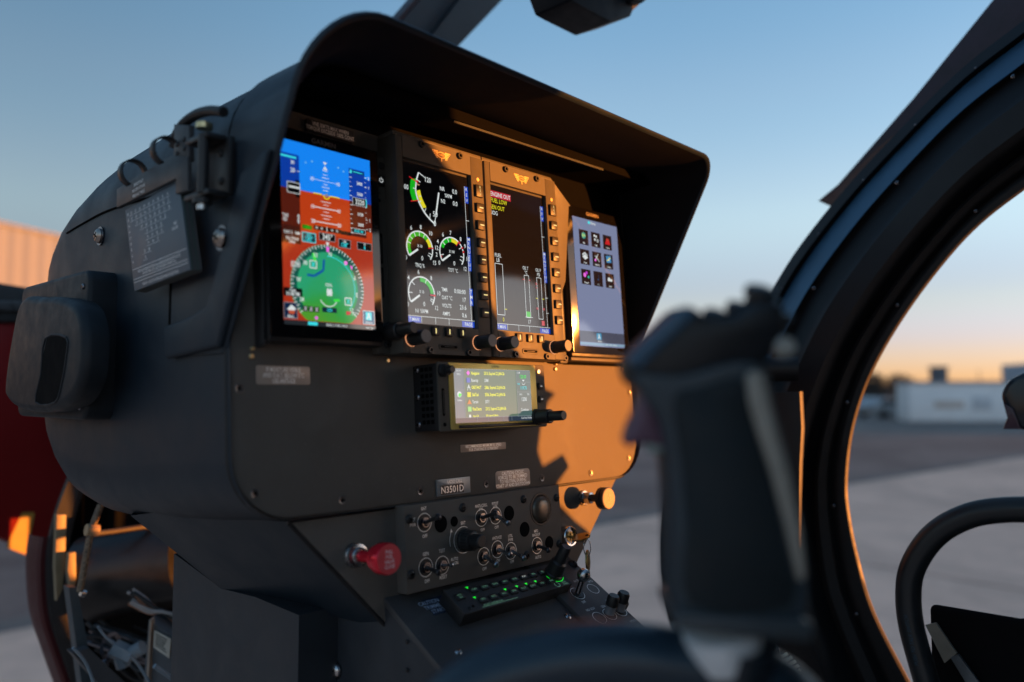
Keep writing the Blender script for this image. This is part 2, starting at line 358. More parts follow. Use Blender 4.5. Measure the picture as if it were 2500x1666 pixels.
# ================================================================== helicopter airframe
A = thing('helicopter', 'dark helicopter cabin with a curved door frame and red nose skin', 'helicopter')
# right door frame: bands between an outer and an inner curve in the door plane
OUT = [(0.0355, 2.087), (0.1143, 2.0436), (0.1785, 2.0031), (0.2517, 1.9596), (0.3313, 1.8938), (0.401, 1.8302), (0.4704, 1.7541), (0.5212, 1.683), (0.5821, 1.6018), (0.6352, 1.5223), (0.6751, 1.4463), (0.6961, 1.3764), (0.7051, 1.3069), (0.7019, 1.2393), (0.687, 1.168), (0.6571, 1.0955), (0.6068, 1.0195)]
INN = [(0.0453, 1.8436), (0.1224, 1.824), (0.186, 1.7872), (0.2465, 1.7402), (0.3114, 1.6611), (0.362, 1.5781), (0.3892, 1.5027), (0.3996, 1.4326), (0.3979, 1.3865), (0.3881, 1.3305), (0.3705, 1.2657), (0.3353, 1.1962), (0.297, 1.1317), (0.2513, 1.0841), (0.1913, 1.0556)]
def resamp(P, n):
    P = [Vector((*p, 0)) for p in cr([(*p, 0) for p in P], 6) for p in [p[:2]]]
    d = [0]
    for a, b in zip(P, P[1:]): d.append(d[-1]+(b-a).length)
    out = []; j = 0
    for i in range(n):
        t = d[-1]*i/(n-1)
        while j < len(d)-2 and d[j+1] < t: j += 1
        k = (t-d[j])/max(1e-9, d[j+1]-d[j]); out.append(P[j].lerp(P[j+1], k))
    return out
NB = 90; Oc, Ic = resamp(OUT, NB), resamp(INN, NB)
def band(prof, M, name, label=None):
    b = MB(); vs = []; fs = []; n = len(prof)
    for i in range(NB):
        for t, x in prof:
            p = Oc[i].lerp(Ic[i], t); vs.append((x, p.x, p.y))
    for i in range(NB-1):
        for j in range(n-1): fs.append((i*n+j, i*n+j+1, i*n+n+j+1, i*n+n+j))
    b.add(vs, fs, M); return b.build(name, A, label=label)
FELT = mat('black_felt', (.004, .004, .0045), .95, spec=.04)
FRM = mat('frame_black', (.008, .0095, .012), .5, scale=12, bump=.3)
FRG = mat('frame_sky_sheen', (.05, .135, .22), .36, .5, scale=25, var=.2, rvar=.05)  # blue sky reflection put into the base colour
band([(0, 1.124), (0, 1.118), (.012, 1.112), (.10, 1.104), (.115, 1.118)], FRM, 'outer_seal')
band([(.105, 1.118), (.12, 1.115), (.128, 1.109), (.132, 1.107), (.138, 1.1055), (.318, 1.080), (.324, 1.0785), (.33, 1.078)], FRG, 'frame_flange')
band([(.325, 1.0795), (.34, 1.088), (.50, 1.073), (.56, 1.062), (.72, 1.06), (.76, 1.075), (.80, 1.10)], FRM, 'door_frame')
band([(.79, 1.10), (.815, 1.085), (.85, 1.078), (.885, 1.085), (.90, 1.098), (.925, 1.092), (.95, 1.090), (.992, 1.0915), (1.0, 1.0945), (1.0005, 1.097)], RUB, 'inner_seal')
for q in range(9, 66, 6):
    p = Oc[q].lerp(Ic[q], .095); b = MB(); b.T = Matrix.Translation((1.104, p.x, p.y)) @ Matrix.Rotation(R(-90), 4, 'Y'); b.lathe(0, 0, [(.0017, 0), (.0014, .0008), (.0008, .0012)], DSTEEL, 12); b.build('rivet', A)
for q in range(12, 80, 6):
    p = Oc[q].lerp(Ic[q], .37 if q % 12 == 0 else .92); b = MB(); b.T = Matrix.Translation((1.075 if q % 12 == 0 else 1.089, p.x, p.y)) @ Matrix.Rotation(R(-90), 4, 'Y'); cross_screw(b, 0, 0, 0, .0028, DSTEEL); b.build('screw', A)
# exterior roof skin seen past the frame
sk = [(0.4863, 1.8496), (0.4553, 1.8699), (0.3421, 1.9793), (0.2325, 2.0958), (0.1162, 2.2004), (0.0655, 2.144), (0.1289, 2.1064), (0.2025, 2.0249), (0.2847, 1.9804), (0.399, 1.9132), (0.4622, 1.8608)]
b = MB(); b.T = frame((0, 0, 0), (0, 1, 0), (0, 0, 1), (1, 0, 0)); b.prism(sk, 1.24, 1.30, mat('plum_skin', (.050, .043, .060), .6, scale=30, var=.3), .004); b.build('roof_skin', A)
# aft part of the right side: unseen wall, edge cut to cast the panel's shadow outline
SW = [(-.43, 2.1), (-.398, 1.795), (-.338, 1.758), (-.313, 1.717), (-.309, 1.657), (-.277, 1.627), (-.249, 1.601), (-.216, 1.580), (-.12, 1.566), (-.076, 1.556), (-.098, 1.547), (-.122, 1.521), (-.135, 1.495), (-.125, 1.478), (-.069, 1.488), (-.056, 1.474),
      (-.092, 1.458), (-.089, 1.436), (-.047, 1.413), (-.019, 1.401), (.03, 1.365), (.036, 1.318), (.16, 1.305), (.24, 1.270), (.30, 1.17), (.33, .95), (.62, .80), (.62, .2), (-1.5, .2), (-1.5, 2.1)]
b = MB(); b.T = frame((0, 0, 0), (0, 1, 0), (0, 0, 1), (1, 0, 0)); b.prism(SW[::-1], 1.0965, 1.1005, FRM); b.build('shadow_edge_wall', A)
b = MB(); b.T = frame((0, 0, 0), (0, 1, 0), (0, 0, 1), (1, 0, 0)); b.prism([(1.3, .4), (2.3, .4), (2.3, 1.5), (1.6, 1.85), (.90, 1.85), (.88, 1.5), (.92, 1.44), (1.05, 1.2)], 1.12, 1.15, FRM, .004); b.build('nose_shade_panel', A)  # hidden panel added to keep sun off the red door
b = MB(); b.box(.50, 1.10, 1.30, 1.33, 1.312, 1.85, DEEP); b.box(.50, .752, 1.3005, 1.3295, .7, 1.3118, DEEP); b.box(.80, 1.10, 1.3005, 1.3295, .7, 1.3118, DEEP); b.build('sun_stop_bulkhead', A)  # added sun blocker, slit lights the door stripe; also backs the bay
b = MB(); b.T = frame((0, 0, 0), (0, 1, 0), (0, 0, 1), (1, 0, 0)); b.prism([(-2.6, 2.9), (-2.6, 2.45), (-1.6, 2.33), (-1.3, 2.28), (-1.1, 2.22), (-.9, 2.18), (-.6, 2.10), (-.4, 2.01), (-.27, 1.95), (-.1, 1.95), (0, 2.1), (0, 2.9)], 1.90, 1.93, FRM); b.build('reflection_shade', A)  # unseen sheet added to shape screen reflections and block sun on the post
b = MB(); b.box(1.18, 1.93, -2.6, 0, 2.905, 2.92, FRM); b.box(1.44, 1.46, -.12, .22, 1.79, 2.3, FRM); b.build('sun_block_plates', A)  # unseen plates added to block light; the upright one shades the roof skin
b = MB(); b.box(.04, .06, -1.5, -.30, .3, 2.1, FRM, .004); b.build('left_wall', A)
b = MB(); b.box(1.10, 1.178, -.3, .16, 2.0, 2.0995, FRM, .003); b.build('roof_shade_rail', A)  # unseen occluder added to keep sun off the compass
b = MB(); b.box(.06, 1.18, -1.5, .12, 2.10, 2.14, FRM, .01); b.build('cabin_roof', A)
b = MB(); b.box(.06, 1.09, -1.5, -1.45, .2, 2.09, FRM, .005); b.build('rear_bulkhead', A)
b = MB(); b.box(.10, 1.09, -1.44, .95, .30, .34, FRM, .005); b.build('cabin_floor', A)
# windscreen centre post
cp = [(0.7592, 0.95, 2.1152), (0.8536, 0.95, 2.2214), (0.9035, 0.95, 2.1274), (1.0163, 0.95, 2.2684)]
b = MB(); PM = mat('post_face', (.010, .014, .020), .5)
def quadbox(mb, a, bb, c, d, th, M):
    a, bb, c, d = map(Vector, (a, bb, c, d)); n = (bb-a).cross(d-a).normalized()*th
    vs = [tuple(v) for v in (a, bb, c, d)]+[tuple(v+n) for v in (a, bb, c, d)]
    mb.add(vs, [(0, 1, 2, 3), (7, 6, 5, 4), (0, 4, 5, 1), (1, 5, 6, 2), (2, 6, 7, 3), (3, 7, 4, 0)], M)
cq = [(0.755, 0.95, 2.1137), (0.863, 0.95, 2.2549), (0.7879, 0.95, 2.1251), (0.9007, 0.95, 2.2701), (0.8308, 0.95, 2.1182), (0.9338, 0.95, 2.2681), (0.8546, 0.95, 2.0896), (1.0755, 0.95, 2.341)]
quadbox(b, cq[0], cq[1], cq[3], cq[2], .03, mat('post_red', (.022, .004, .005), .5)); b.build('post_edge', A)
b = MB(); v = lambda p, d: (p[0], p[1]+d, p[2])
quadbox(b, v((0.7661, 0.95, 2.1176), -.004), v((0.8757, 0.95, 2.26), -.004), v((0.9768, 0.95, 2.301), -.004), v((0.8216, 0.95, 2.1008), -.004), .03, PM)
b.build('post_face', A)
b = MB(); quadbox(b, v((0.808, 0.95, 2.0964), -.02), v((0.9497, 0.95, 2.29), -.02), v((1.0816, 0.95, 2.3434), -.02), v((0.8546, 0.95, 2.0896), -.02), .05, FRM); b.build('centre_post', A)
# nose skin and bay frame on the left
NE = [(0.4377, 1.4701), (0.4271, 1.425), (0.4094, 1.3687), (0.4003, 1.3127), (0.4022, 1.2557), (0.4089, 1.2104), (0.4238, 1.163), (0.4395, 1.1161), (0.468, 1.0367)]
NE = [p[:2] for p in cr([(*p, 0) for p in NE], 5)]
b = MB(); n = len(NE); vs = []; fs = []
prof = [(.0, .05), (-.003, .02), (0, 0), (.004, -.004), (.010, -.004)]
for (x, z) in NE:
    for dx, dy in prof: vs.append((x+dx, 1.32+dy, z))
for i in range(n-1):
    for j in range(4): fs.append((i*5+j, i*5+j+1, i*5+6+j, i*5+5+j))
b.add(vs[5*13:], [f for f in fs if f[0] < n*5-5*13-5], mat('nose_red', (.060, .006, .008), .5)); b.build('nose_skin', A)
b = MB(); vs = []; fs = []
prof = [(.010, -.004), (.011, -.012), (.030, -.016), (.040, -.010), (.042, .03)]
for (x, z) in NE:
    for dx, dy in prof: vs.append((x+dx, 1.32+dy, z))
for i in range(n-1):
    for j in range(4): fs.append((i*5+j, i*5+j+1, i*5+6+j, i*5+5+j))
b.add(vs, fs, RUB); b.build('nose_frame', A)
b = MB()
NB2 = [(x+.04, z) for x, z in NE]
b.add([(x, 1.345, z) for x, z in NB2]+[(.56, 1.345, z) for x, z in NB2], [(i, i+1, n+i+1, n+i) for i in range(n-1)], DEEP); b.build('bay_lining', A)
br = [(0.391, 1.22, 1.3798), (0.4032, 1.22, 1.3784), (0.4042, 1.22, 1.3137), (0.4021, 1.22, 1.2772), (0.3949, 1.22, 1.262), (0.3911, 1.22, 1.3098)]
b = MB(); ORM = mat('bracket_primer', (.22, .17, .10), .5); b.T = frame((0, 0, 0), (1, 0, 0), (0, 0, 1), (0, -1, 0)); b.prism([(p[0], p[2]) for p in br][::-1], -1.225, -1.215, ORM, .001); b.build('bay_bracket', A)
br = [(0.4016, 1.2, 1.3287), (0.4104, 1.2, 1.3286), (0.4122, 1.2, 1.2917), (0.41, 1.2, 1.2744), (0.4054, 1.2, 1.2799), (0.4007, 1.2, 1.3054)]
b = MB(); b.T = frame((0, 0, 0), (1, 0, 0), (0, 0, 1), (0, -1, 0)); b.prism([(p[0], p[2]) for p in br][::-1], -1.205, -1.195, ORM, .001); b.build('bay_bracket', A)
st = [(0.3874, 1.15, 1.2925), (0.398, 1.15, 1.2906), (0.4263, 1.15, 1.1481), (0.4088, 1.15, 1.1529)]
b = MB(); quadbox(b, *st, .02, mat('strut_blue', (.05, .065, .075), .45)); b.build('bay_strut', A)
sr = [(0.3835, 1.12, 1.216), (0.4044, 1.12, 1.2166), (0.4702, 1.12, 1.138), (0.4421, 1.12, 1.1345)]
b = MB(); quadbox(b, *sr, .02, mat('strut_grey', (.06, .06, .065), .5)); b.build('bay_rail', A)
# ---- open red door swung forward on the left
D_ = thing('open_door', 'red helicopter door swung open ahead with a black window seal', 'door', Matrix.Translation((0, 0, 0)))
dp = [(0.2793, 1.671), (0.6323, 1.6936), (0.6485, 1.1652), (0.5302, 1.2287), (0.4661, 1.2676), (0.2915, 1.3601)]
b = MB(); b.T = frame((0, 0, 0), (1, 0, 0), (0, 0, 1), (0, -1, 0)); b.prism(dp[::-1], -1.79, -1.75, REDP, .008, 3); b.build('door_skin', D_)
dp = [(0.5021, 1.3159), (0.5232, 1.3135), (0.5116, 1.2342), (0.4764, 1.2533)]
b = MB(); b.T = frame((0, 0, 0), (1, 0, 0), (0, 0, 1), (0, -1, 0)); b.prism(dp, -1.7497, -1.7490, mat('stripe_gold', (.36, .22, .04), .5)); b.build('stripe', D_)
dp = [(0.2743, 1.7579), (0.3765, 1.7587), (0.4463, 1.756), (0.5291, 1.7487), (0.5312, 1.6848), (0.2777, 1.6688)]
b = MB(); b.T = frame((0, 0, 0), (1, 0, 0), (0, 0, 1), (0, -1, 0)); b.prism(dp[::-1], -1.79, -1.74, RUB, .006, 3); b.build('window_seal', D_)
dp = [(0.2746, 1.709), (0.5268, 1.7269), (0.5274, 1.7063), (0.2753, 1.6908)]
b = MB(); b.T = frame((0, 0, 0), (1, 0, 0), (0, 0, 1), (0, -1, 0)); b.prism(dp[::-1], -1.745, -1.73, mat('sill_grey', (.05, .05, .052), .3), .003); b.build('sill_strip', D_)
# ---- bay contents
def obj1(mb, name, label, cat, **k): return tag(mb.build(name, **k), label, cat)
b = MB(); BT = mat('duct_dark', (.018, .018, .019), .35, scale=30, var=.3)
duct = [(0.4512, 1.2501, 1.2772), (0.485, 1.2123, 1.2898), (0.5446, 1.1466, 1.3025)]
b.tube(cr(duct, 6), .062, BT, 28); obj1(b, 'air_duct', 'dark bulging air duct inside the open nose bay', 'duct')
b = MB(); b.tube(cr([(0.4141, 1.16, 1.3567), (0.445, 1.16, 1.3562), (0.4864, 1.16, 1.357), (0.5237, 1.16, 1.3549)], 5), .0042, mat('hose_grey', (.05, .043, .040), .6), 10); b.build
obj1(b, 'hose', 'thin grey brown hose crossing the top of the nose bay', 'hose')
b = MB(); b.tube(cr([(0.4058, 1.1, 1.4028), (0.3961, 1.1, 1.3734), (0.389, 1.1, 1.3332), (0.384, 1.1, 1.2959)], 5), .0042, mat('rod_rough', (.16, .11, .07), .5, scale=300, var=.8), 10)
b.tube([(0.3888, 1.1, 1.3727), (0.4036, 1.1, 1.3702)], .0075, mat('clamp_tan', (.40, .27, .15), .5), 10)
b.T = Matrix(); b.tube([(0.3851, 1.1, 1.2946), (0.3903, 1.1, 1.2925)], .0045, STEEL, 10)
obj1(b, 'control_rod', 'bronze coloured control rod with a tan clamp in the nose bay', 'rod')
for i, (pts, lab) in enumerate((([(0.3773, 1.02, 1.2697), (0.386, 1.02, 1.2566), (0.3964, 1.02, 1.245)], 'short pale blue cable running into the white fitting'),
        ([(0.4152, 1.02, 1.2277), (0.4272, 1.02, 1.2117), (0.444, 1.02, 1.1811)], 'pale blue cable leaving the white fitting downwards'),
        ([(0.3505, 1.02, 1.2515), (0.3639, 1.02, 1.2324), (0.3728, 1.02, 1.2101), (0.3783, 1.02, 1.1885)], 'pale blue cable on the left below the grey strut'),
        ([(0.4372, 1.0, 1.2138), (0.4565, 1.0, 1.1958), (0.4793, 1.0, 1.1712)], 'thick pale cable at the foot of the small electronics box'))):
    b = MB(); b.tube(cr(pts, 6), (.0016, .0018, .0018, .003)[i], mat('cable_blue', (.16, .22, .27), .4), 8); obj1(b, 'cable', lab, 'cable')
b = MB()
for i in range(26):
    x0, y0 = 195+random.random()*120, 1420+random.random()*70; d = 1.12+random.random()*.05; pp = []
    for k in range(5):
        q = (x0+k*(34+12*random.random())-20*(i % 3), y0+k*(18+16*random.random())*(1 if i % 2 else .5)+12*random.random())
        pp.append(tuple(CAMP+(cF+cR*((q[0]*1.0625-1250)/1944)+cU*(-(q[1]*1.0625-833)/1944))*d))
    b.tube(cr(pp, 4), .0014+.0022*random.random(), (RUB, BT, mat('wire_navy', (.03, .045, .06), .5), RUB, DSTEEL)[i % 5], 6)
obj1(b, 'cable_loom', 'tangle of dark cables deep in the lower nose bay', 'cables')
wf = thing('pipe_fitting', 'white plastic tee fitting on the pale cables in the bay', 'fitting', frame((0.459, 1.1462, 1.1926), cR, cU, -cF))
WP = mat('white_plastic', (.20, .25, .29), .4)
b = MB(); b.tube([(-.014, .006, 0), (.012, -.006, 0)], .0125, WP, 6); b.tube([(-.006, -.002, 0), (-.001, -.020, .0)], .009, WP, 6); b.build('body', wf)
b = MB(); b.tube([(.008, -.002, .0), (.026, .008, 0)], .0095, WP, 16); b.build('nut', wf)
b = MB(); b.T = Matrix.Rotation(R(70), 4, 'Y'); b.ring(0, .006, .012, .018, -.024, DSTEEL); b.tube([(.012, .0, -.026), (-.012, -.018, -.026)], .005, DSTEEL, 8); b.build('clamp', wf)
# avionics box
EX = [(0.385, 0.8763, 1.3064), (0.385, 0.872, 1.2386)]
eb = thing('electronics_box', 'small grey electronics box with a white data label in the bay', 'box')
ef = [(0.4161, 0.98, 1.2044), (0.4218, 0.98, 1.2758), (0.4306, 0.98, 1.2765), (0.4279, 0.98, 1.185)]
b = MB(); GB = mat('box_grey', (.085, .10, .115), .5)
c0 = [(0.4491, 1.0474, 1.2572), (0.4878, 1.0088, 1.2211), (0.4912, 1.0119, 1.1487), (0.4483, 1.0573, 1.1599)]
quadbox(b, *c0, .035, GB); b.build('case', eb)
c1 = [(0.4532, 1.0382, 1.2456), (0.468, 1.0231, 1.2346), (0.4676, 1.0258, 1.2102), (0.4534, 1.0399, 1.224)]
b = MB(); quadbox(b, *c1, -.0015, mat('label_cream', (.48, .46, .40), .5)); 
b.build('data_label', eb)
b = MB(); 
for i in range(6):
    a0 = Vector(c1[0]).lerp(Vector(c1[3]), .14+.13*i); a1 = Vector(c1[1]).lerp(Vector(c1[2]), .14+.13*i)
    b.tube([tuple(a0.lerp(a1, .1)-cF*.002), tuple(a0.lerp(a1, .5+.35*random.random())-cF*.002)], .0005, LBLK, 4)
b.build('label_print', eb)
b = MB(); quadbox(b, *[(0.447, 1.0466, 1.1629), (0.4463, 1.0384, 1.2601), (0.4479, 1.0368, 1.259), (0.4493, 1.0441, 1.1629)], .01, mat('edge_tan', (.30, .24, .19), .5)); b.build('edge_trim', eb)
# wiring loom
b = MB(); TW = mat('wire_pale', (.32, .30, .29), .5); OW = mat('wire_copper', (.24, .10, .05), .5)
for i in range(22):
    y = i*1.6
    p = [(292+random.random()*25, 1352+y*.9+random.random()*8), (335+random.random()*12, 1376+y*.8+random.random()*10), (372, 1402+random.random()*20), (420, 1412+random.random()*22)]
    d = 1.04+random.random()*.03
    pp = []
    for q in p: 
        x, yy = (q[0]*1.0625-1250)/1944, -(q[1]*1.0625-833)/1944; pp.append(tuple(CAMP+(cF+cR*x+cU*yy)*d))
    b.tube(cr(pp, 4), .0016+.0012*random.random(), (TW, OW, RUB, TW, RUB)[i % 5], 6)
obj1(b, 'wire_bundle', 'bundle of copper and pale wires above the electronics box', 'wires')
# ================================================================== instrument console
C = thing('instrument_console', 'black instrument console pod with a glare hood over its panel', 'console')
# shell: loft along Y of rounded rectangles in XZ
def sect(Y, x0, x1, zb, zt, rb, rt, shear=0, n=8):
    P = rrect(x0, zb, x1, zt, (rb, rb, rt*.5, rt), n); return [(x, Y+shear*(z-1.55), z) for x, z in P]
st = [(.5655, .299, .847, 1.4475, 1.816, .052, .076, .0717), (.60, .299, .847, 1.4450, 1.816, .052, .077, .0717), (.66, .299, .847, 1.438, 1.8165, .054, .079, .04), (.72, .2985, .848, 1.431, 1.8165, .056, .083, .01), (.77, .2985, .848, 1.4255, 1.815, .058, .086, 0), (.82, .299, .847, 1.4215, 1.808, .06, .078, 0),
      (.88, .299, .846, 1.4205, 1.796, .062, .072, 0), (.93, .2995, .844, 1.427, 1.770, .062, .052, 0), (.958, .3000, .84, 1.443, 1.748, .058, .038, 0), (.98, .3008, .836, 1.468, 1.724, .048, .028, 0), (.993, .3020, .83, 1.498, 1.702, .036, .018, 0), (1.001, .3040, .825, 1.53, 1.688, .026, .012, 0), (1.004, .310, .82, 1.55, 1.675, .02, .01, 0)]
S = [sect(*a) for a in st]; b = MB(); nn = len(S[0]); vs = [p for q in S for p in q]; fs = []
for i in range(len(S)-1):
    for j in range(nn):
        k = (j+1) % nn; fs.append((i*nn+j, i*nn+k, (i+1)*nn+k, (i+1)*nn+j))
fs.append(tuple(range((len(S)-1)*nn, len(S)*nn))); b.add(vs, fs, SHELL); b.build('shell', C, angle=28)
# seam strip around the upper nose skin
b = MB(); sm = cr([(.2992, .93, 1.7200), (.2985, .88, 1.7235), (.2982, .82, 1.7265), (.2978, .74, 1.7245), (.2978, .70, 1.7225)], 6)
b.tube(sm, .0010, DEEP, 6); b.build('seam', C)
for (y, z, r) in ((.8322, 1.7037, .0075), (.5715, 1.6666, .0078)):
    b = MB(); b.T = Matrix.Translation((.2985 if y > .7 else .2925, y, z)) @ Matrix.Rotation(R(-90), 4, 'Y'); b.cyl(0, 0, r*1.25, 0, .001, DSTEEL); cross_screw(b, 0, 0, .001, r, mat('screw_warm', (.42, .36, .32), .3, 1), rot=60); b.build('screw', C)
# hood: rounded inverted U, raked front rim
def hoodsec(off, zlb, zrb, rr=.060, top=1.826):
    x0, x1, zt, r0, r1 = .2965+off, .8495-off, top-off, rr-off, .032-off
    P = [(x0, zlb)]
    P += [(x0, zlb+(zt-r0-zlb)*i/8) for i in range(1, 8)]
    for i in range(11): a = R(180-9*i); P.append((x0+r0+r0*cos(a), zt-r0+r0*sin(a)))
    P += [(x0+r0+(x1-r1-x0-r0)*i/10, zt) for i in range(1, 10)]
    for i in range(9): a = R(90-90*i/8); P.append((x1-r1+r1*cos(a), zt-r1+r1*sin(a)))
    P += [(x1, zt-r1+(zrb-zt+r1)*i/8) for i in range(1, 9)]
    return P
rimY = lambda z: .5703-.5*(z-1.586)
O_, I_ = hoodsec(0, 1.579, 1.58), hoodsec(.0055, 1.579, 1.58); n = len(O_); B_ = hoodsec(.0012, 1.579, 1.58, .084, 1.8225); D_i = hoodsec(.0068, 1.579, 1.58, .086, 1.8235)
b = MB(); vs = []; fs = []
for (o, i, bk, di) in zip(O_, I_, B_, D_i):
    zo, zi = o[1], i[1]; low = o[0] < .5 and zo < 1.700; yi = .575+(zi-1.55)*.0717; ry = rimY(zo)
    vs += [(o[0], .665, zo) if low else (bk[0], max(.575, ry+.009), bk[1]), (o[0], ry+.03, zo) if low else (bk[0], ry+.022, bk[1]), (o[0], ry+.004, zo), (o[0]*.8+i[0]*.2, ry+.0012, zo*.8+zi*.2), (o[0]*.5+i[0]*.5, ry, zo*.5+zi*.5), (o[0]*.2+i[0]*.8, ry+.0012, zo*.2+zi*.8), (i[0], ry+.004, zi), (di[0], max(ry+.012, min(yi, ry+.03)), di[1]), (di[0], yi, di[1])]
for j in range(n-1):
    for k in range(8): fs.append((j*9+k, j*9+9+k, j*9+10+k, j*9+1+k))
fs += [tuple(range(9)), tuple(range((n-1)*9, n*9))[::-1]]
LIN = mat('hood_lining', (.010, .0105, .012), .8, spec=.12)
b.add(vs, [f for q, f in enumerate(fs) if q >= (n-1)*8 or q % 8 < 6], SHELL); b.add(vs, [f for q, f in enumerate(fs[:(n-1)*8]) if q % 8 >= 6], LIN); b.build('hood', C, angle=40)
# hood side flange with its lower lip and groove
fl = [(.6665, 1.6465), (.6645, 1.6055), (.640, 1.607), (.606, 1.6155), (.5885, 1.622), (.5703+.003, 1.586), (.6625, 1.579), (.675, 1.600)]
b = MB(); b.T = frame((0, 0, 0), (0, 1, 0), (0, 0, 1), (1, 0, 0))
b.prism([(.5735, 1.5835), (.6625, 1.577), (.6665, 1.582), (.668, 1.6035), (.620, 1.610), (.594, 1.6165), (.585, 1.632), (.545, 1.712), (.515, 1.722), (.505, 1.722)], .2955, .2915, SHELL, .003, 3); b.build('hood_flange', C)
b = MB(); b.box(.2960, .2972, .6655, .6685, 1.606, 1.725, DEEP); b.build('flange_groove', C)
# ledge strip inside the hood
b = MB(); b.T = PF; b.prism([(.352, .2505), (.836, .2535), (.836, .262), (.375, .262)], 0, .0505, FELT); b.prism([(.330, .2375), (.704, .2375), (.704, .030), (.838, .030), (.838, .2532), (.345, .2502), (.325, .2375)], .0003, .0015, FELT); b.prism([(.50, .2475), (.735, .2502), (.735, .2525), (.50, .2495)], .0505, .052, SHELL); b.build('hood_ledge', C)
# panel face
b = MB(); b.T = PF
face = [(.372, .262), (.345, .254), (.320, .236), (.306, .215), (.3010, .190), (.3005, -.048)] + [(.3005+.052*(1-cos(R(a))), -.0485-.052*sin(R(a))) for a in range(10, 91, 8)] + [(.7958, -.1035)] + [(.7958+.044*sin(R(a)), -.0595-.044*cos(R(a))) for a in range(10, 91, 8)] + [(.8445, .262)]
b.prism(face, -.004, 0, PANEL, .0012); b.build('panel_face', C)
b = MB(); b.T = PF
b.prism([(.352, -.1045), (.4498, -.2084), (.4560, -.215), (.695, -.215), (.7065, -.1935), (.7945, -.1055)], -.010, -.0015, PANEL, .0008); b.build('lower_face', C)
b = MB(); b.T = PF                               # dark edge gasket around the panel
edge = face[1:-1]; P3 = [(x, y, -.003) for x, y in [(.2995, -.0)]+[(x-.0012 if x < .5 else x+.0012, y-.001) for x, y in edge]+[(.8460, 0)]]
b.tube(P3, .0018, RUB, 8)
b.tube([(.3515, -.1055, -.004), (.4490, -.2090, -.004)], .0022, RUB, 8); b.tube([(.7958, -.1050, -.004), (.7085, -.1925, -.004)], .0014, RUB, 8)
b.build('panel_gasket', C)
# sloping lower cheek on the left, below the pod
Pa, Pb, Pc, Pd = Vector((.3216, .7973, 1.4301)), Vector((.352, .566, 1.4475)), PF @ Vector((.4498, -.2084, -.004)), Vector((.40, .765, 1.3513))
P = [Pa+(Pa-Pd)*.0, Pb+(Pb-Pc)*.18, Pc, Pd]
b = MB(); b.add([tuple(p) for p in P]+[(.45, .99, 1.46), (.52, .86, 1.36), (.70, .565, 1.342), (.70, .86, 1.36)], [(0, 1, 2, 3), (0, 3, 5, 4), (3, 2, 6, 7)], SHELL)
b.build('lower_cheek', C)
scw = mat('screw_dark', (.22, .20, .19), .4, .8)
for u, v in ((.4853, -.0922), (.5713, -.0928), (.6568, -.0938), (.7429, -.0946), (.8209, -.0825), (.8327, -.0021), (.3993, -.0916), (.3197, -.0787), (.3081, .0019)):
    b = MB(); b.T = PF; flush_screw(b, u, v, 0, .0038, scw, rot=random.random()*90); b.build('screw', C)
for u, v in ((.3184, .0270), (.4525, .0275), (.6894, .0245), (.8221, .0272)):
    b = MB(); b.T = PF; b.cyl(u, v, .0022, 0, .002, mat('brass_stud', (.7, .55, .3), .3, 1), 16, .0006); b.cyl(u+.0006, v+.006, .0018, 0, .0025, mat('brass_stud', (.7, .55, .3), .3, 1), 16, .0005); b.build('stud', C)
# side boot with a slot (air outlet) on the left wall
BOOT = mat('boot_black', (.008, .0125, .0175), .55, spec=.35, bump=.2, dust=.012)
V = thing('air_outlet', 'black moulded air outlet boot on the side of the console', 'vent')
b = MB(); b.T = frame((0, 0, 0), (0, 1, 0), (0, 0, 1), (-1, 0, 0)); b.prism(rrect(.786, 1.523, .985, 1.6635, .012), -.3005, -.2735, BOOT, .004, 3); b.build('base', V)
b = MB(); b.T = frame((0, 0, 0), (0, 1, 0), (0, 0, 1), (-1, 0, 0)); bp_ = [(0.9175, 1.6431), (0.8606, 1.6413), (0.8062, 1.6369), (0.7614, 1.6263), (0.7423, 1.6085), (0.7374, 1.5873), (0.7404, 1.5647), (0.7563, 1.5476), (0.7851, 1.5358), (0.8423, 1.5296), (0.907, 1.5311), (0.9475, 1.5395), (0.9597, 1.554), (0.9463, 1.5995)]
b.prism([p[:2] for p in cr([(*p, 0) for p in bp_], 4, True)], -.275, -.2535, BOOT, .008, 4); b.build('boot', V)
b = MB(); b.T = frame((0, 0, 0), (0, 1, 0), (0, 0, 1), (-1, 0, 0)); b.prism([p[:2] for p in cr([(*p, 0) for p in [(0.8295, 1.5994), (0.7787, 1.5979), (0.777, 1.5807), (0.7857, 1.5574), (0.802, 1.5396), (0.8549, 1.5391), (0.843, 1.566)]], 2, True)], -.2540, -.2530, DEEP); b.build('slot', V)
for y_, z_ in ((.800, 1.648), (.798, 1.535), (.972, 1.535)):
    k = MB(); k.T = Matrix.Translation((.2733, y_, z_)) @ Matrix.Rotation(R(-90), 4, 'Y'); cross_screw(k, 0, 0, 0, .0028, DSTEEL); k.build('screw', V)
k = MB(); k.T = frame((0, 0, 0), (0, 1, 0), (0, 0, 1), (-1, 0, 0)); sl2 = [(p[0], p[1], -.2535) for p in cr([(*p, 0) for p in [(0.7787, 1.5979), (0.777, 1.5807), (0.7857, 1.5574), (0.802, 1.5396), (0.8549, 1.5391), (0.843, 1.566), (0.8344, 1.5997)]], 3, True)]; k.tube(sl2+[sl2[0]], .0012, BOOT, 6); k.build('slot_lip', V)
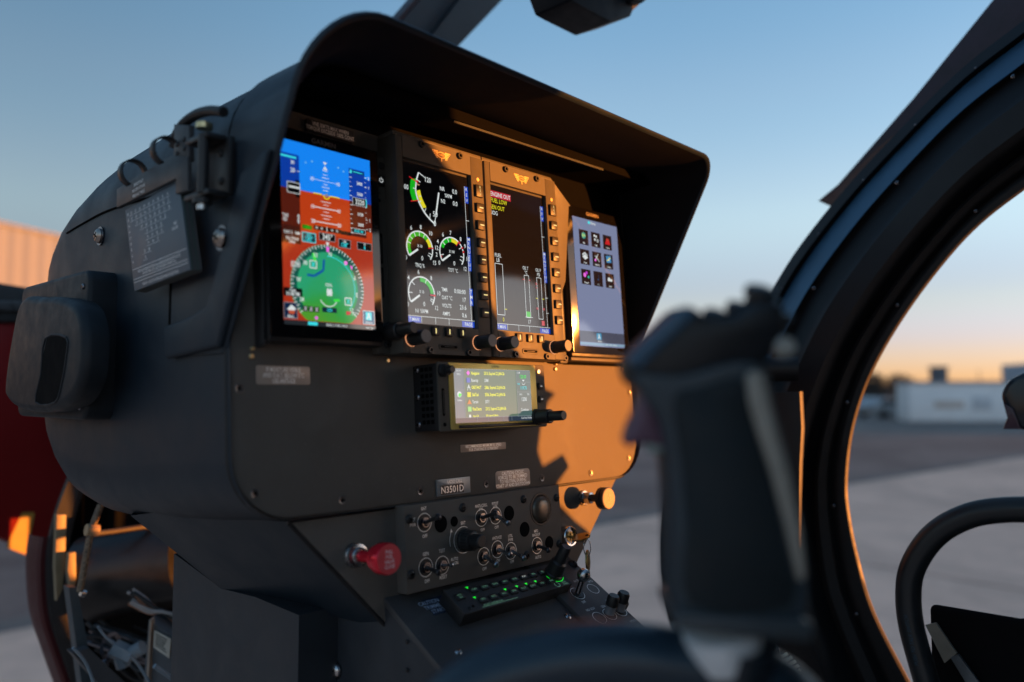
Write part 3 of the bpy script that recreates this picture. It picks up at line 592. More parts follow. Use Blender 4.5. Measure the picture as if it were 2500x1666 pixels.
# ---------------------------------------------------------------- displays
LW = {}
E_W = em('px_white', (225, 232, 232), .9); E_G = em('px_green', (20, 170, 30), 1); E_Y = em('px_yellow', (225, 215, 40), .95); E_R = em('px_red', (205, 30, 40), .9)
E_B = em('px_blue', (20, 70, 190), .9); E_K = em('px_black', (4, 5, 7), .6); E_C = em('px_cyan', (60, 225, 235), .95); E_M = em('px_magenta', (240, 110, 225), .95); E_GR = em('px_grey', (140, 150, 155), .8)
class Scr:
    def __init__(s, mb, r, w): s.b = mb; s.x0, s.y1, s.x1, s.y0 = r; s.w = w; s.W = s.x1-s.x0; s.H = s.y1-s.y0; s.k = 1; s.bd = .006
    def p(s, a, t): return (s.x0+a*s.W, s.y1-t*s.H)
    def rect(s, a0, t0, a1, t1, M, l=1):
        p, q = s.p(a0, t1), s.p(a1, t0); s.b.rect(p[0], p[1], q[0], q[1], s.w+l*.00012, M)
    def poly(s, pts, M, l=1): s.b.flat([s.p(*q) for q in pts], s.w+l*.00012, M)
    def txt(s, t, a, c, h, M, al='c', l=3, xs=.8, bold=.0): x, y = s.p(a, c); h = h*s.k; bold = max(bold, s.bd); s.b.text(t, x, y, h*s.H, s.w+l*.00012, M, al, xs, bold)
    def line(s, a, c, wd, M, l=2): s.b.line(s.p(*a), s.p(*c), wd*s.H, s.w+l*.00012, M)
    def frm(s, a0, t0, a1, t1, wd, M, l=2):
        for q, r_ in (((a0, t0), (a1, t0)), ((a1, t0), (a1, t1)), ((a1, t1), (a0, t1)), ((a0, t1), (a0, t0))): s.line(q, r_, wd, M, l)
    def ring(s, a, t, r0, r1, M, d0, d1, l=1, n=36): x, y = s.p(a, t); s.b.ring(x, y, r0*s.H, r1*s.H, s.w+l*.00012, M, d0, d1, n)
    def disc(s, a, t, r, M, l=1, n=24): x, y = s.p(a, t); s.b.flat([(x+r*s.H*cos(2*pi*i/n), y+r*s.H*sin(2*pi*i/n)) for i in range(n)], s.w+l*.00012, M)
    def pol(s, a, t, r, d): x, y = s.p(a, t); return ((x+r*s.H*cos(R(d))-s.x0)/s.W, (s.y1-(y+r*s.H*sin(R(d))))/s.H)
def emblem(mb, cu, cv, w):
    for k in range(5):
        y = cv+.0030-k*.00155; x = .0116-k*.0011
        mb.line((cu-x, y), (cu-.0045, y), .0011, w, GOLD); mb.line((cu+.0045, y), (cu+x, y), .0011, w, GOLD)
    mb.flat([(cu+.0058*cos(a), cv+.0031*sin(a)) for a in [2*pi*i/24 for i in range(24)]], w+.0001, GOLD)
    mb.flat([(cu+.0048*cos(a), cv+.0023*sin(a)) for a in [2*pi*i/24 for i in range(24)]], w+.0002, GOLDI)
    mb.text('HOWELL', cu, cv, .0019, w+.0003, GOLD, xs=.75, bold=.01); mb.rect(cu-.0006, cv-.0062, cu+.0006, cv-.003, w+.0001, GOLD)
def knob(par, u, v, w0, w1, r, ring_m):
    b = MB(); b.lathe(0, 0, [(r*1.02, w0+.001), (r*1.02, w0+.0035), (r*.94, w0+.004), (r*.94, w1-.0012), (r*.90, w1)], KNOB, 40, .04)
    b.T = Matrix(); o = b.build('knob', par); o.location = (u, v, 0)
    c = MB(); c.lathe(0, 0, [(r*.86, w1-.0002), (r*.84, w1+.0004)], KTOP, 32); c.build('knob_face', o)
    c = MB(); c.lathe(0, 0, [(r*1.06, w0+.0003), (r*1.06, w0+.0011)], ring_m, 40); c.build('light_ring', o)
RINGE = em('ring_glow', (255, 170, 120), .8, .4)
BTNE = em('button_glow', (255, 235, 150), .9, .4)
def engine_display(dx, label, page):
    t = thing('engine_display', label, 'display', pf(.5018+dx, .131, 0), 'engine instrument displays')
    # housing with a window: body pieces around the screen (u,v relative to unit centre .5018,.131)
    def loc(b): b.T = Matrix.Translation((-.5018, -.131, 0)); return b
    X0, X1, Y0, Y1 = .4464, .5580, .0312, .2305; sx0, sx1, sy0, sy1 = .4545, .5408, .0575, .2108
    b = loc(MB())
    b.box(X0, sx0, Y0, Y1, .004, .030, BEZ, .0012); b.box(sx1, X1, Y0, Y1, .004, .030, BEZ, .0012)
    b.box(sx0+.0001, sx1-.0001, sy1, Y1-.0001, .004, .0299, BEZ, .0); b.box(sx0+.0001, sx1-.0001, Y0+.0001, sy0, .004, .0299, BEZ, .0)
    b.build('bezel', t)
    if page == 1:
        c = loc(MB()); c.box(.4466, .5602, .2308, .2355, .004, .0262, BEZ, .001); c.build('top_flange', t)
    else:
        c = loc(MB()); dxx = dx
        c.prism([(.5585, .0312), (.5600, .0312), (.5600, .1), (.5715, .12), (.5860, .2085), (.5895, .2088), (.5555, .2355), (.4470, .2355), (.4470, .2308), (.5585, .2308)], .004, .0262, BEZ, .001); c.build('top_flange', t)
    # inner black step
    c = loc(MB()); c.box(sx0, sx1, sy0, sy1, .004, .0257, BLK); c.build('screen_well', t)
    # screen
    Rr = (.4557, .2087, .5400, .0590); c = loc(MB()); q = Scr(c, Rr, .0260); q.rect(0, 0, 1, 1, E_K, 0)
    if page == 1:
        arc = cr([(*a, 0) for a in ((.240, .052), (.205, .105), (.188, .165), (.200, .205), (.232, .245), (.300, .298), (.370, .333), (.438, .357))], 5)
        arc = [a[:2] for a in arc]
        for a, c_ in zip(arc, arc[1:]): q.line(a, c_, .010, E_W, 3)
        gl = [(a[0]-.012, a[1]) for a in arc if .093 < a[1] < .232]; go = [(a[0]-.075+.015*(a[1]-.09)/.14, a[1]+.014) for a in gl]
        for i in range(len(gl)-1): q.poly([go[i], gl[i], gl[i+1], go[i+1]], E_G, 2)
        yl = [(a[0]+.014, a[1]-.003) for a in arc if .168 < a[1] < .285]; yo = [(a[0]+.05, a[1]-.010) for a in yl]
        for i in range(len(yl)-1): q.poly([yl[i], yo[i], yo[i+1], yl[i+1]], E_Y, 2)
        for a, c_ in (((.10, .093), (.215, .118)), ((.11, .247), (.22, .232))): q.line(a, c_, .006, E_R, 4)
        q.line((.20, .128), (.245, .132), .008, em('px_tan', (190, 140, 110), .9), 4); q.disc(.212, .112, .009, E_R, 4)
        for a, c_ in (((.24, .052), (.33, .075)), ((.21, .10), (.26, .112)), ((.19, .163), (.15, .160)), ((.232, .205), (.262, .200)), ((.225, .240), (.262, .232)), ((.30, .296), (.325, .272)), ((.375, .335), (.385, .30))): q.line(a, c_, .0045, E_W, 4)
        q.txt('120', .375, .084, .032, E_W); q.txt('100', .045, .163, .030, E_W); q.txt('50', .462, .296, .034, E_W); q.txt('0', .447, .357, .036, E_W, l=5)
        q.line((.528, .150), (.470, .300), .011, E_W, 4); q.line((.470, .300), (.440, .372), .005, E_W, 4)
        q.txt('NR', .585, .118, .026, E_W); q.txt('0.0', .775, .118, .030, E_W); q.txt('%RPM', .672, .157, .024, E_W, xs=.7); q.txt('N2', .590, .199, .026, E_W); q.txt('0.0', .775, .197, .030, E_W)
        def dial(a, t, labels, mult, cap, cap_t, green, yellow, red, rmarks, extra=()):
            r = .1075
            q.ring(a, t, r-.008, r, E_W, -37, 213, 3)
            q.ring(a, t, r-.034, r-.009, E_G, green[1], green[0], 2)
            if yellow: q.ring(a, t, r-.034, r-.009, E_Y, yellow[1], yellow[0], 3)
            for d in red: q.line(q.pol(a, t, r-.040, d), q.pol(a, t, r+.004, d), .0065, E_R, 5)
            for d in rmarks: q.disc(*q.pol(a, t, r-.004, d), .0075, E_R, 5)
            for d, s in labels: q.txt(s, *q.pol(a, t, r+.026+(.008 if len(s) > 1 else 0), d), .027, E_W)
            for d in extra: q.line(q.pol(a, t, r-.034, d), q.pol(a, t, r-.006, d), .0045, E_W, 4)
            q.line(q.pol(a, t, r-.004, 213), q.pol(a, t, .02, 213), .012, E_W, 5)
            q.txt(mult, a+.0, t-.012, .018, E_W, xs=.75); q.txt('0', a+.03, t+.062, .028, E_W); q.txt(cap, cap_t[0], cap_t[1], .024, E_W, xs=.72)
        dial(.214, .531, [(213, '0'), (155, '4'), (118, '6'), (84, '8'), (48, '10'), (8, '12'), (-34, '15')], 'X 10', 'TRQ %', (.205, .640), (213, 45), (45, 10), (6,), (), (165, 140, 115, 90, 65, -18, -30))
        dial(.690, .531, [(213, '0'), (190, '2'), (152, '4'), (122, '6'), (92, '7'), (52, '8'), (28, '9'), (-8, '10'), (-38, '12')], 'X 100', 'TOT °C', (.695, .640), (160, 90), (90, 55), (54,), (48, 27, 12), (192, 140, 110, 30, -8, -25))
        for d in (196, 200): q.disc(*q.pol(.69, .531, .098, d), .004, E_R, 6)
        dial(.214, .815, [(213, '0'), (138, '4'), (98, '6'), (52, '8'), (6, '10'), (-34, '12')], 'X 10', 'N1 %RPM', (.205, .922), (95, 5), None, (-2,), (-2,), (180, 138, 65, -20, -28))
        for i, (a_, b_) in enumerate((('TMR', '0:00:00'), ('OAT °C', '17'), ('VOLTS', '23.6'), ('AMPS', '0.6'))):
            y = .772+.0505*i; q.txt(a_, .505, y, .024, E_W, 'l', xs=.75); q.txt(b_, .875, y, .028, E_W, 'r', xs=.85)
        lab = 'T:MAN'
    else:
        q.rect(-.0, .040, .38, .088, em('alert_red', (190, 35, 55), .9), 1); q.txt('ENGINE OUT', .372, .064, .030, E_W, 'r', xs=.78)
        q.txt('FUEL LOW', .305, .108, .030, E_Y, 'r', xs=.78); q.txt('GEN OUT', .255, .156, .030, E_Y, 'r', xs=.78); q.txt('NOG', .125, .196, .028, E_W, 'r', xs=.8)
        q.txt('FUEL', .098, .488, .026, E_W); q.txt('LB', .093, .521, .026, E_W); q.frm(.036, .546, .166, .895, .004, E_W); q.line((.166, .854), (.205, .854), .005, E_Y, 3); q.txt('0', .135, .926, .028, E_Y)
        q.txt('OIL T', .583, .545, .024, E_W, xs=.7); q.txt('°C', .589, .577, .024, E_W); q.frm(.552, .597, .636, .895, .004, E_W); q.rect(.556, .853, .632, .893, em('bar_green', (60, 190, 60), .9), 1); q.line((.53, .893), (.67, .893), .003, E_W, 3); q.txt('17', .606, .925, .028, E_W)
        for t_ in (.628,): q.line((.52, t_), (.552, t_), .006, em('px_pink', (225, 90, 100), .8), 3); q.line((.636, t_), (.66, t_), .006, em('px_pink', (225, 90, 100), .8), 3)
        q.txt('OIL P', .824, .545, .024, E_W, xs=.7); q.txt('PSI', .826, .577, .024, E_W, xs=.75); q.frm(.787, .600, .870, .897, .004, E_W)
        PK = em('px_pink', (225, 90, 100), .8)
        for t_ in (.642, .652, .675): q.line((.76, t_), (.785, t_), .005, PK, 3)
        for t_, M in ((.751, E_Y), (.820, PK), (.828, PK)): q.line((.75, t_), (.787, t_), .005, M, 3); q.line((.870, t_), (.91, t_), .005, M, 3)
        q.rect(.84, .908, .895, .942, PK, 1)
        lab = 'T:MAN'
    for t0, t1, s in ((.064, .176, 'REV'), (.404, .516, 'MENU'), (.518, .629, 'EIU1'), (.744, .856, 'TMR')):
        if page == 2 and s == 'TMR': continue
        q.rect(.938, t0, .994, t1, E_B, 1); n_ = len(s)
        for i, ch in enumerate(s): q.txt(ch, .966, t0+(t1-t0)*(i+.5)/n_, .021, E_W, xs=.9)
    q.line((.935, .064), (.950, .955), .003, E_W, 2)
    for t_ in ((.294,) if page == 1 else (.292, .74, .85)): q.line((.935, t_), (.985, t_), .004, E_W, 3)
    q.line((0, .955), (1, .955), .003, E_W, 2)
    for s_ in (.20, .40, .60): q.line((s_, .955), (s_, .995), .003, E_W, 2)
    q.rect(0.0, .959, .19, .994, E_B, 1); q.txt(lab, .095, .976, .022, E_W, xs=.8); q.rect(.80, .962, .998, .998, E_B, 1); q.txt('PAGE', .90, .980, .023, E_W, xs=.85)
    c.build('screen', t)
    # side and bottom keys
    vv = (.1958, .1787, .1612, .1436, .1264, .1088, .0914, .0740)
    for i, v_ in enumerate(vv):
        k = loc(MB()); k.box(.5445, .5548, v_-(.0062 if i == 0 else .0048), v_+(.0062 if i == 0 else .0048), .0295, .0328, BLK, .0008)
        if i == 0:
            for j, ch in enumerate('REV'): k.text(ch, .5500, v_+.0036-.0036*j, .0026, .03295, BTNE)
        else: k.rect(.5478, v_-.0005, .5532, v_+.0006, .03295, BTNE)
        k.build('key', t)
    for u_ in (.4838, .5007, .5177):
        k = loc(MB()); k.box(u_-.0042, u_+.0042, .0480, .0565, .0295, .0325, BLK, .0008); k.rect(u_-.0006, .0500, u_+.0007, .0548, .03265, BTNE); k.build('key', t)
    k = loc(MB()); k.cyl(.5497, .2079, .0021, .0298, .0306, GOLD, 20, .0003); k.build('light_sensor', t)
    k = loc(MB()); emblem(k, .5020, .2222, .0303); k.build('emblem', t)
    for u_, v_ in ((.4774, .2272), (.5260, .2268), (.4779, .0349), (.5261, .0341)):
        k = loc(MB()); k.T = k.T @ Matrix.Translation((u_, v_, 0)); socket_screw(k, 0, 0, .0295, .0033); k.build('screw', t)
    for u_ in (.4562, .5388): knob(t, u_-.5018, .0442-.131, .030, .050, .0067, RINGE)
    k = loc(MB()); k.prism(rrect(.4885, .0358, .5130, .0414, .0027), .0298, .0306, BEZ, .0004); k.prism(rrect(.4905, .0374, .5110, .0398, .0011), .0304, .0309, DEEP); k.line((.495, .0386), (.507, .0386), .0006, .0311, BEZ); k.build('card_slot', t)
    return t
engine_display(0, 'left engine display showing torque and temperature dials with rotor speed', 1)
engine_display(.1140, 'right engine display showing ENGINE OUT alert and fuel and oil bars', 2)
# ---- flight display (left) and home page display (right)
def tall_display(cx, mirror, label, name):
    t = thing(name, label, 'display', pf(cx, .1255, 0)); s = -1 if mirror else 1
    b = MB(); b.box(-.056, .054, -.088, .0872, .002, .0195, BLK, .0015); b.build('housing', t)
    b = MB(); b.prism(rrect(-.0555, -.0845, .0535, .0870, .002), .0196, .0215, GLS, .0006); b.build('glass', t)
    return t
# left: screen .3346-.4232
T1 = tall_display(.3790, False, 'left flight display with blue sky and brown ground attitude screen', 'flight_display')
Rr = (.3346, .2018, .4232, .0507)
c = MB(); c.T = Matrix.Translation((-.3790, -.1255, 0)); q = Scr(c, Rr, .0218); q.k = 1.18; q.bd = .014
SKY1 = em('pfd_sky', (20, 130, 240), 1); SKY2 = em('pfd_sky_high', (10, 120, 235), 1.0); SKYT = em('pfd_tape_sky', (12, 60, 165), .9); GRD = em('pfd_ground', (190, 62, 22), .9); GRDT = em('pfd_tape_ground', (90, 30, 18), .8); GRD2 = em('pfd_ground_low', (172, 52, 28), .9)
q.rect(0, 0, 1, .266, SKY1, 0); q.rect(0, .266, 1, .49, GRD, 0); q.rect(0, .49, 1, .978, GRD2, 0)
q.rect(0, .075, .19, .266, SKYT, 1); q.rect(0, .266, .19, .47, GRDT, 1); q.rect(.742, .075, .93, .266, SKYT, 1); q.rect(.742, .266, .93, .47, GRDT, 1); q.rect(.93, .12, 1, .266, SKYT, 1); q.rect(.93, .266, 1, .43, GRDT, 1)
q.rect(0, .47, .19, .565, em('dkbrown', (60, 22, 18), .8), 1)
q.poly([(.448, .078), (.492, .078), (.470, .094)], E_W, 3); q.poly([(.470, .100), (.445, .120), (.495, .120)], E_W, 3); q.line((.442, .127), (.498, .127), .004, E_W, 3)
for t_, wd, s in ((.187, .26, '10'), (.342, .26, '10'), (.423, .26, '20')):
    q.line((.47-wd/2, t_), (.47+wd/2, t_), .0045 if t_ > .2 else .002, E_W, 3)
    q.txt(s, .325, t_, .018, E_W); q.txt(s, .615, t_, .018, E_W)
for t_, wd in ((.150, .05), (.168, .08), (.205, .05), (.222, .09), (.240, .06), (.305, .11), (.322, .06), (.362, .06), (.382, .12), (.400, .07)): q.line((.47-wd/2, t_), (.47+wd/2, t_), .003, E_W, 3)
q.line((.333, .266), (.43, .266), .006, E_Y, 4); q.line((.52, .266), (.626, .266), .006, E_Y, 4); q.ring(.478, .266, .017, .023, E_Y, 180, 360, 4, 14); q.disc(.478, .266, .010, E_GR, 4)
for a_, t_ in ((.26, .105), (.68, .105), (.62, .09), (.33, .09)): q.disc(a_, t_, .005, em('dot_blue', (120, 190, 240), .9), 2)
q.rect(0, .088, .16, .098, E_C, 2); q.txt('30', .12, .121, .017, E_W); q.txt('20', .12, .164, .020, E_W); q.line((.165, .164), (.19, .164), .003, E_W)
q.rect(.06, .232, .19, .290, E_K, 3); q.rect(.145, .215, .19, .310, E_K, 3); q.frm(.06, .232, .19, .290, .003, E_W, 4); q.line((.075, .258), (.185, .258), .010, E_W, 5)
q.txt('TAS', .035, .418, .015, E_W); q.txt('GS', .03, .440, .015, E_W); q.txt('0', .170, .415, .020, E_W); q.txt('0', .170, .440, .020, E_W)
for t_, s in ((.155, '3400'), (.218, '3300'), (.336, '3100'), (.397, '3000')): q.txt(s, .865, t_, .016, E_W, xs=.75)
for i in range(14):
    t_ = .10+.027*i; q.line((.745, t_), (.775 if i % 2 else .76, t_), .003, E_W)
for t_, s in ((.112, '2'), (.167, '1'), (.362, '1'), (.418, '2')): q.txt(s, .975, t_, .016, E_W); q.line((.925, t_), (.95, t_), .003, E_W, 3)
for i in range(9): q.line((.925, .14+.03*i), (.94, .14+.03*i), .002, E_W, 3)
q.rect(.775, .243, .935, .287, E_K, 4); q.frm(.775, .243, .935, .287, .002, E_W, 5); q.txt('3220', .86, .265, .024, E_W, l=6); q.line((.938, .24), (.938, .29), .006, E_C, 5)
q.rect(.752, .083, .925, .100, em('dk_teal', (10, 80, 130), .8), 2); q.line((.79, .091), (.90, .091), .004, E_C, 3); q.rect(.755, .083, .775, .103, E_C, 3)
q.rect(.752, .426, .915, .448, E_K, 3); q.frm(.752, .424, .915, .450, .002, E_W, 4); q.txt('30.02 IN', .835, .437, .014, E_C, l=5, xs=.75)
q.rect(.207, .453, .310, .476, em('gps_green', (10, 120, 15), .9), 2); q.txt('GPS', .258, .4645, .015, E_G, l=4, bold=.01)
q.rect(.33, .446, .63, .470, em('cdi_dark', (40, 20, 16), .8), 2); q.rect(.63, .450, .745, .472, em('cdi_dark', (40, 20, 16), .8), 2); q.line((.472, .444), (.472, .472), .004, E_W, 4)
for a_ in (.36, .415, .53, .585): q.ring(a_, .458, .004, .0065, E_W, 0, 360, 4, 12)
q.txt('OAT 3', .06, .507, .014, E_W, xs=.75); q.txt('NM', .155, .507, .014, E_W); q.txt('No Wind', .10, .538, .014, E_W, xs=.8); q.txt('Data', .10, .556, .014, E_W)
q.rect(.205, .495, .345, .545, em('dk_cyan', (8, 70, 80), .8), 2); q.frm(.205, .495, .345, .545, .004, E_C, 3); q.txt('HDG', .275, .507, .010, E_C, l=4); q.txt('130°', .275, .527, .020, E_C, l=4)
q.rect(.385, .482, .56, .522, E_K, 3); q.frm(.385, .482, .56, .522, .003, E_GR, 4); q.txt('345°', .474, .502, .026, E_W, l=5, bold=.01)
q.rect(.60, .500, .735, .546, E_K, 3); q.frm(.60, .500, .735, .546, .003, E_GR, 4); q.txt('CRS', .667, .511, .010, E_W, l=5); q.txt('138°', .667, .530, .019, E_C, l=5)
q.rect(.815, .500, .985, .542, E_K, 3); q.frm(.815, .500, .985, .542, .003, E_GR, 4); q.txt('VS', .90, .509, .010, E_W, l=5); q.txt('0', .90, .528, .017, E_C, l=5)
# moving map under the compass card
MM = bpy.data.materials.new('map_terrain'); MM.use_nodes = True; tt = MM.node_tree; pb = tt.nodes['Principled BSDF']; tcn = tt.nodes.new('ShaderNodeTexCoord'); nn_ = tt.nodes.new('ShaderNodeTexNoise'); nn_.inputs['Scale'].default_value = 28; nn_.inputs['Detail'].default_value = 3
sep = tt.nodes.new('ShaderNodeSeparateXYZ'); ad = tt.nodes.new('ShaderNodeMath'); ad.operation = 'MULTIPLY_ADD'; ad.inputs[1].default_value = 12; ad.inputs[2].default_value = .70
ad2 = tt.nodes.new('ShaderNodeMath'); ad2.operation = 'MULTIPLY_ADD'; ad2.inputs[1].default_value = .9
rmp = tt.nodes.new('ShaderNodeValToRGB'); tt.links.new(tcn.outputs['Object'], nn_.inputs['Vector']); tt.links.new(tcn.outputs['Object'], sep.inputs[0]); tt.links.new(sep.outputs[1], ad.inputs[0]); tt.links.new(nn_.outputs[0], ad2.inputs[0]); tt.links.new(ad.outputs[0], ad2.inputs[2]); tt.links.new(ad2.outputs[0], rmp.inputs[0])
rmp.color_ramp.elements[0].position = .15; rmp.color_ramp.elements[0].color = (*lin((90, 160, 40)), 1); rmp.color_ramp.elements[1].position = .72; rmp.color_ramp.elements[1].color = (*lin((45, 168, 118)), 1)
e_ = rmp.color_ramp.elements.new(.42); e_.color = (*lin((55, 165, 70)), 1)
pb.inputs['Base Color'].default_value = (.006, .006, .006, 1); pb.inputs['Roughness'].default_value = .07; tt.links.new(rmp.outputs[0], pb.inputs['Emission Color']); pb.inputs['Emission Strength'].default_value = .85*2**-EV
cx_, ct_ = .472, .782; rr_ = .235
N_ = 64; pts = []
for i in range(N_):
    p = q.pol(cx_, ct_, rr_, 360*i/N_); pts.append((max(.0, min(1, p[0])), min(.972, p[1])))
q.poly(pts, MM, 2)
q.ring(cx_, ct_, rr_*.83, rr_*.99, em('card_band', (20, 100, 85), .7), -38, 218, 3, 60)
for i in range(72):
    d = 5*i
    if 222 < d < 318: continue
    q.line(q.pol(cx_, ct_, rr_*(.94 if i % 2 else .91), d), q.pol(cx_, ct_, rr_, d), .0045, E_W, 5)
for d, s in ((115, '33'), (140, '30'), (85, 'N'), (52, '3'), (22, '6'), (-8, 'E'), (-38, '12'), (172, 'W'), (205, '24')): q.txt(s, *q.pol(cx_, ct_, rr_*.80, d), .020, E_W, l=6)
for i in range(40): d = -38+128*i/39; q.disc(*q.pol(cx_, ct_, rr_*.74, d), .0035, E_C, 5, 8)
q.poly([(.452, .532), (.492, .532), (.472, .556)], E_W, 6); q.poly([(.455, .556), (.49, .556), (.485, .585), (.46, .585)], E_M, 6); q.disc(.672, .632, .012, E_M, 6, 10); q.poly([(.72, .64), (.75, .65), (.735, .67)], E_M, 6)
q.poly([(.30, .605), (.33, .60), (.345, .64), (.32, .648)], em('px_lime', (60, 230, 70), .9), 6)
for a0, a1 in (((.245, .725), (.32, .728)), ((.32, .728), (.42, .69)), ((.42, .69), (.43, .63))): q.line(a0, a1, .014, em('map_blue', (20, 90, 160), .9), 4)
q.txt('KSDL', .477, .768, .014, E_W, l=6)
q.line((.455, .790), (.50, .828), .014, E_W, 7); q.line((.50, .790), (.455, .828), .014, E_W, 7); q.line((.447, .809), (.512, .809), .010, E_W, 7)
for a_, t_ in ((.311, .665), (.686, .850)): q.frm(a_-.035, t_-.02, a_+.035, t_+.02, .005, E_W, 6); q.txt('X', a_, t_, .022, E_C, l=7)
q.ring(.47, .83, .055, .060, E_W, 205, 330, 6, 20); q.poly([(.52, .845), (.58, .84), (.60, .852), (.53, .860)], em('px_lime', (60, 230, 70), .9), 6)
q.txt('5 NM', .128, .676, .014, E_W); q.frm(.085, .664, .17, .690, .003, E_W, 5)
q.rect(0, .805, .19, .850, E_K, 5); q.txt('Clock', .09, .817, .012, E_W, l=6); q.txt('01:48 PM', .092, .837, .017, E_W, l=6, xs=.72)
q.rect(.0, .885, .132, .967, em('menu_dk', (10, 35, 70), .8), 5); q.frm(.0, .885, .132, .967, .003, E_GR, 6); q.poly([(.03, .92), (.075, .895), (.12, .915), (.08, .94)], E_W, 6); q.poly([(.04, .925), (.11, .925), (.10, .945), (.05, .945)], em('px_brick', (200, 90, 60), .8), 7); q.txt('Menu', .065, .956, .012, E_W, l=7)
q.rect(.853, .893, .988, .968, em('adv_blue', (20, 90, 130), .9), 5); q.frm(.853, .893, .988, .968, .003, E_W, 6); q.rect(.885, .900, .955, .945, E_C, 6); q.txt('A', .92, .923, .032, E_W, l=7, bold=.02); q.txt('Advisory', .92, .957, .010, E_W, l=7, xs=.8)
for a_ in (.19, .25, .31): q.rect(a_, .895, a_+.052, .925, E_K, 5); q.txt('X', a_+.026, .910, .018, E_W, l=7)
q.rect(.395, .893, .555, .920, em('cdi_box', (12, 45, 60), .8), 5); q.txt('CDI', .475, .907, .014, E_C, l=6); q.poly([(.66, .905), (.72, .905), (.70, .925), (.66, .925)], E_R, 6); q.txt('XX', .745, .915, .014, E_W, l=7)
q.disc(.33, .955, .010, E_M, 6, 10)
q.rect(0, .975, 1, 1, em('bar_dk', (40, 45, 50), .8), 6); q.rect(.24, .979, .34, .996, E_C, 7); q.txt('106.50 | 115.40 | 118.10', .55, .988, .011, E_W, l=7, xs=.75); q.txt('Push: Sync', .93, .988, .010, E_W, l=7, xs=.75)
c.build('screen', T1)
c = MB(); c.text('GARMIN', -.003, .0812, .0042, .0216, mat('logo_grey', (.10, .10, .10), .5), xs=1.05, bold=.01); c.build('maker_name', T1)
# right hand strip of the flight display
ST = MB(); ST.box(.0542, .0700, -.0935, .0875, .002, .0125, BEZ, .0012); ST.build('side_strip', T1)
k = MB(); k.box(.0572, .0665, .0590, .0690, .0124, .0150, BLK, .0012); k.ring(.0619, .0640, .0017, .0022, .01512, E_W, -230, 50, 20); k.line((.0619, .0640), (.0619, .0668), .0005, .01512, E_W); k.build('power_key', T1)
for v0, v1 in ((-.0125, .0150), (-.0430, -.0160)):
    k = MB(); k.prism(rrect(.0590, v0, .0625, v1, .0012), .0123, .0129, DEEP); k.line((.0608, v0+.004), (.0608, v1-.004), .0005, .0131, BEZ); k.build('card_slot', T1)
k = MB(); k.rect(.058, .0520, .0625, .0525, .0126, DEEP); k.cyl(.0605, .0455, .0016, .0124, .0128, DEEP, 12); k.cyl(.0645, .0785, .0035, .0124, .0140, BLK, 20, .0006); socket_screw(k, .0640, -.0850, .0123, .0036); k.build('strip_details', T1)
def pull_knob(par, u, v, w0, w1, r):
    o = MB(); o.lathe(0, 0, [(r*1.15, w0), (r*1.15, w0+.003), (r, w0+.0035), (r, w0+(w1-w0)*.5), (r*.9, w0+(w1-w0)*.52)], KNOB, 36, .03); x = o.build('knob', par); x.location = (u, v, 0)
    i = MB(); i.lathe(0, 0, [(r*.68, w0+(w1-w0)*.5), (r*.68, w1-.0012), (r*.58, w1)], KNOB, 30, .03); i.build('inner_knob', x)
pull_knob(T1, .0640, -.0745, .0124, .050, .0078)
k = MB(); k.box(-.0600, -.0562, -.092, .085, .004, .0165, BLK, .0015); socket_screw(k, -.0581, -.0895, .0164, .0024); k.build('left_strip', T1)
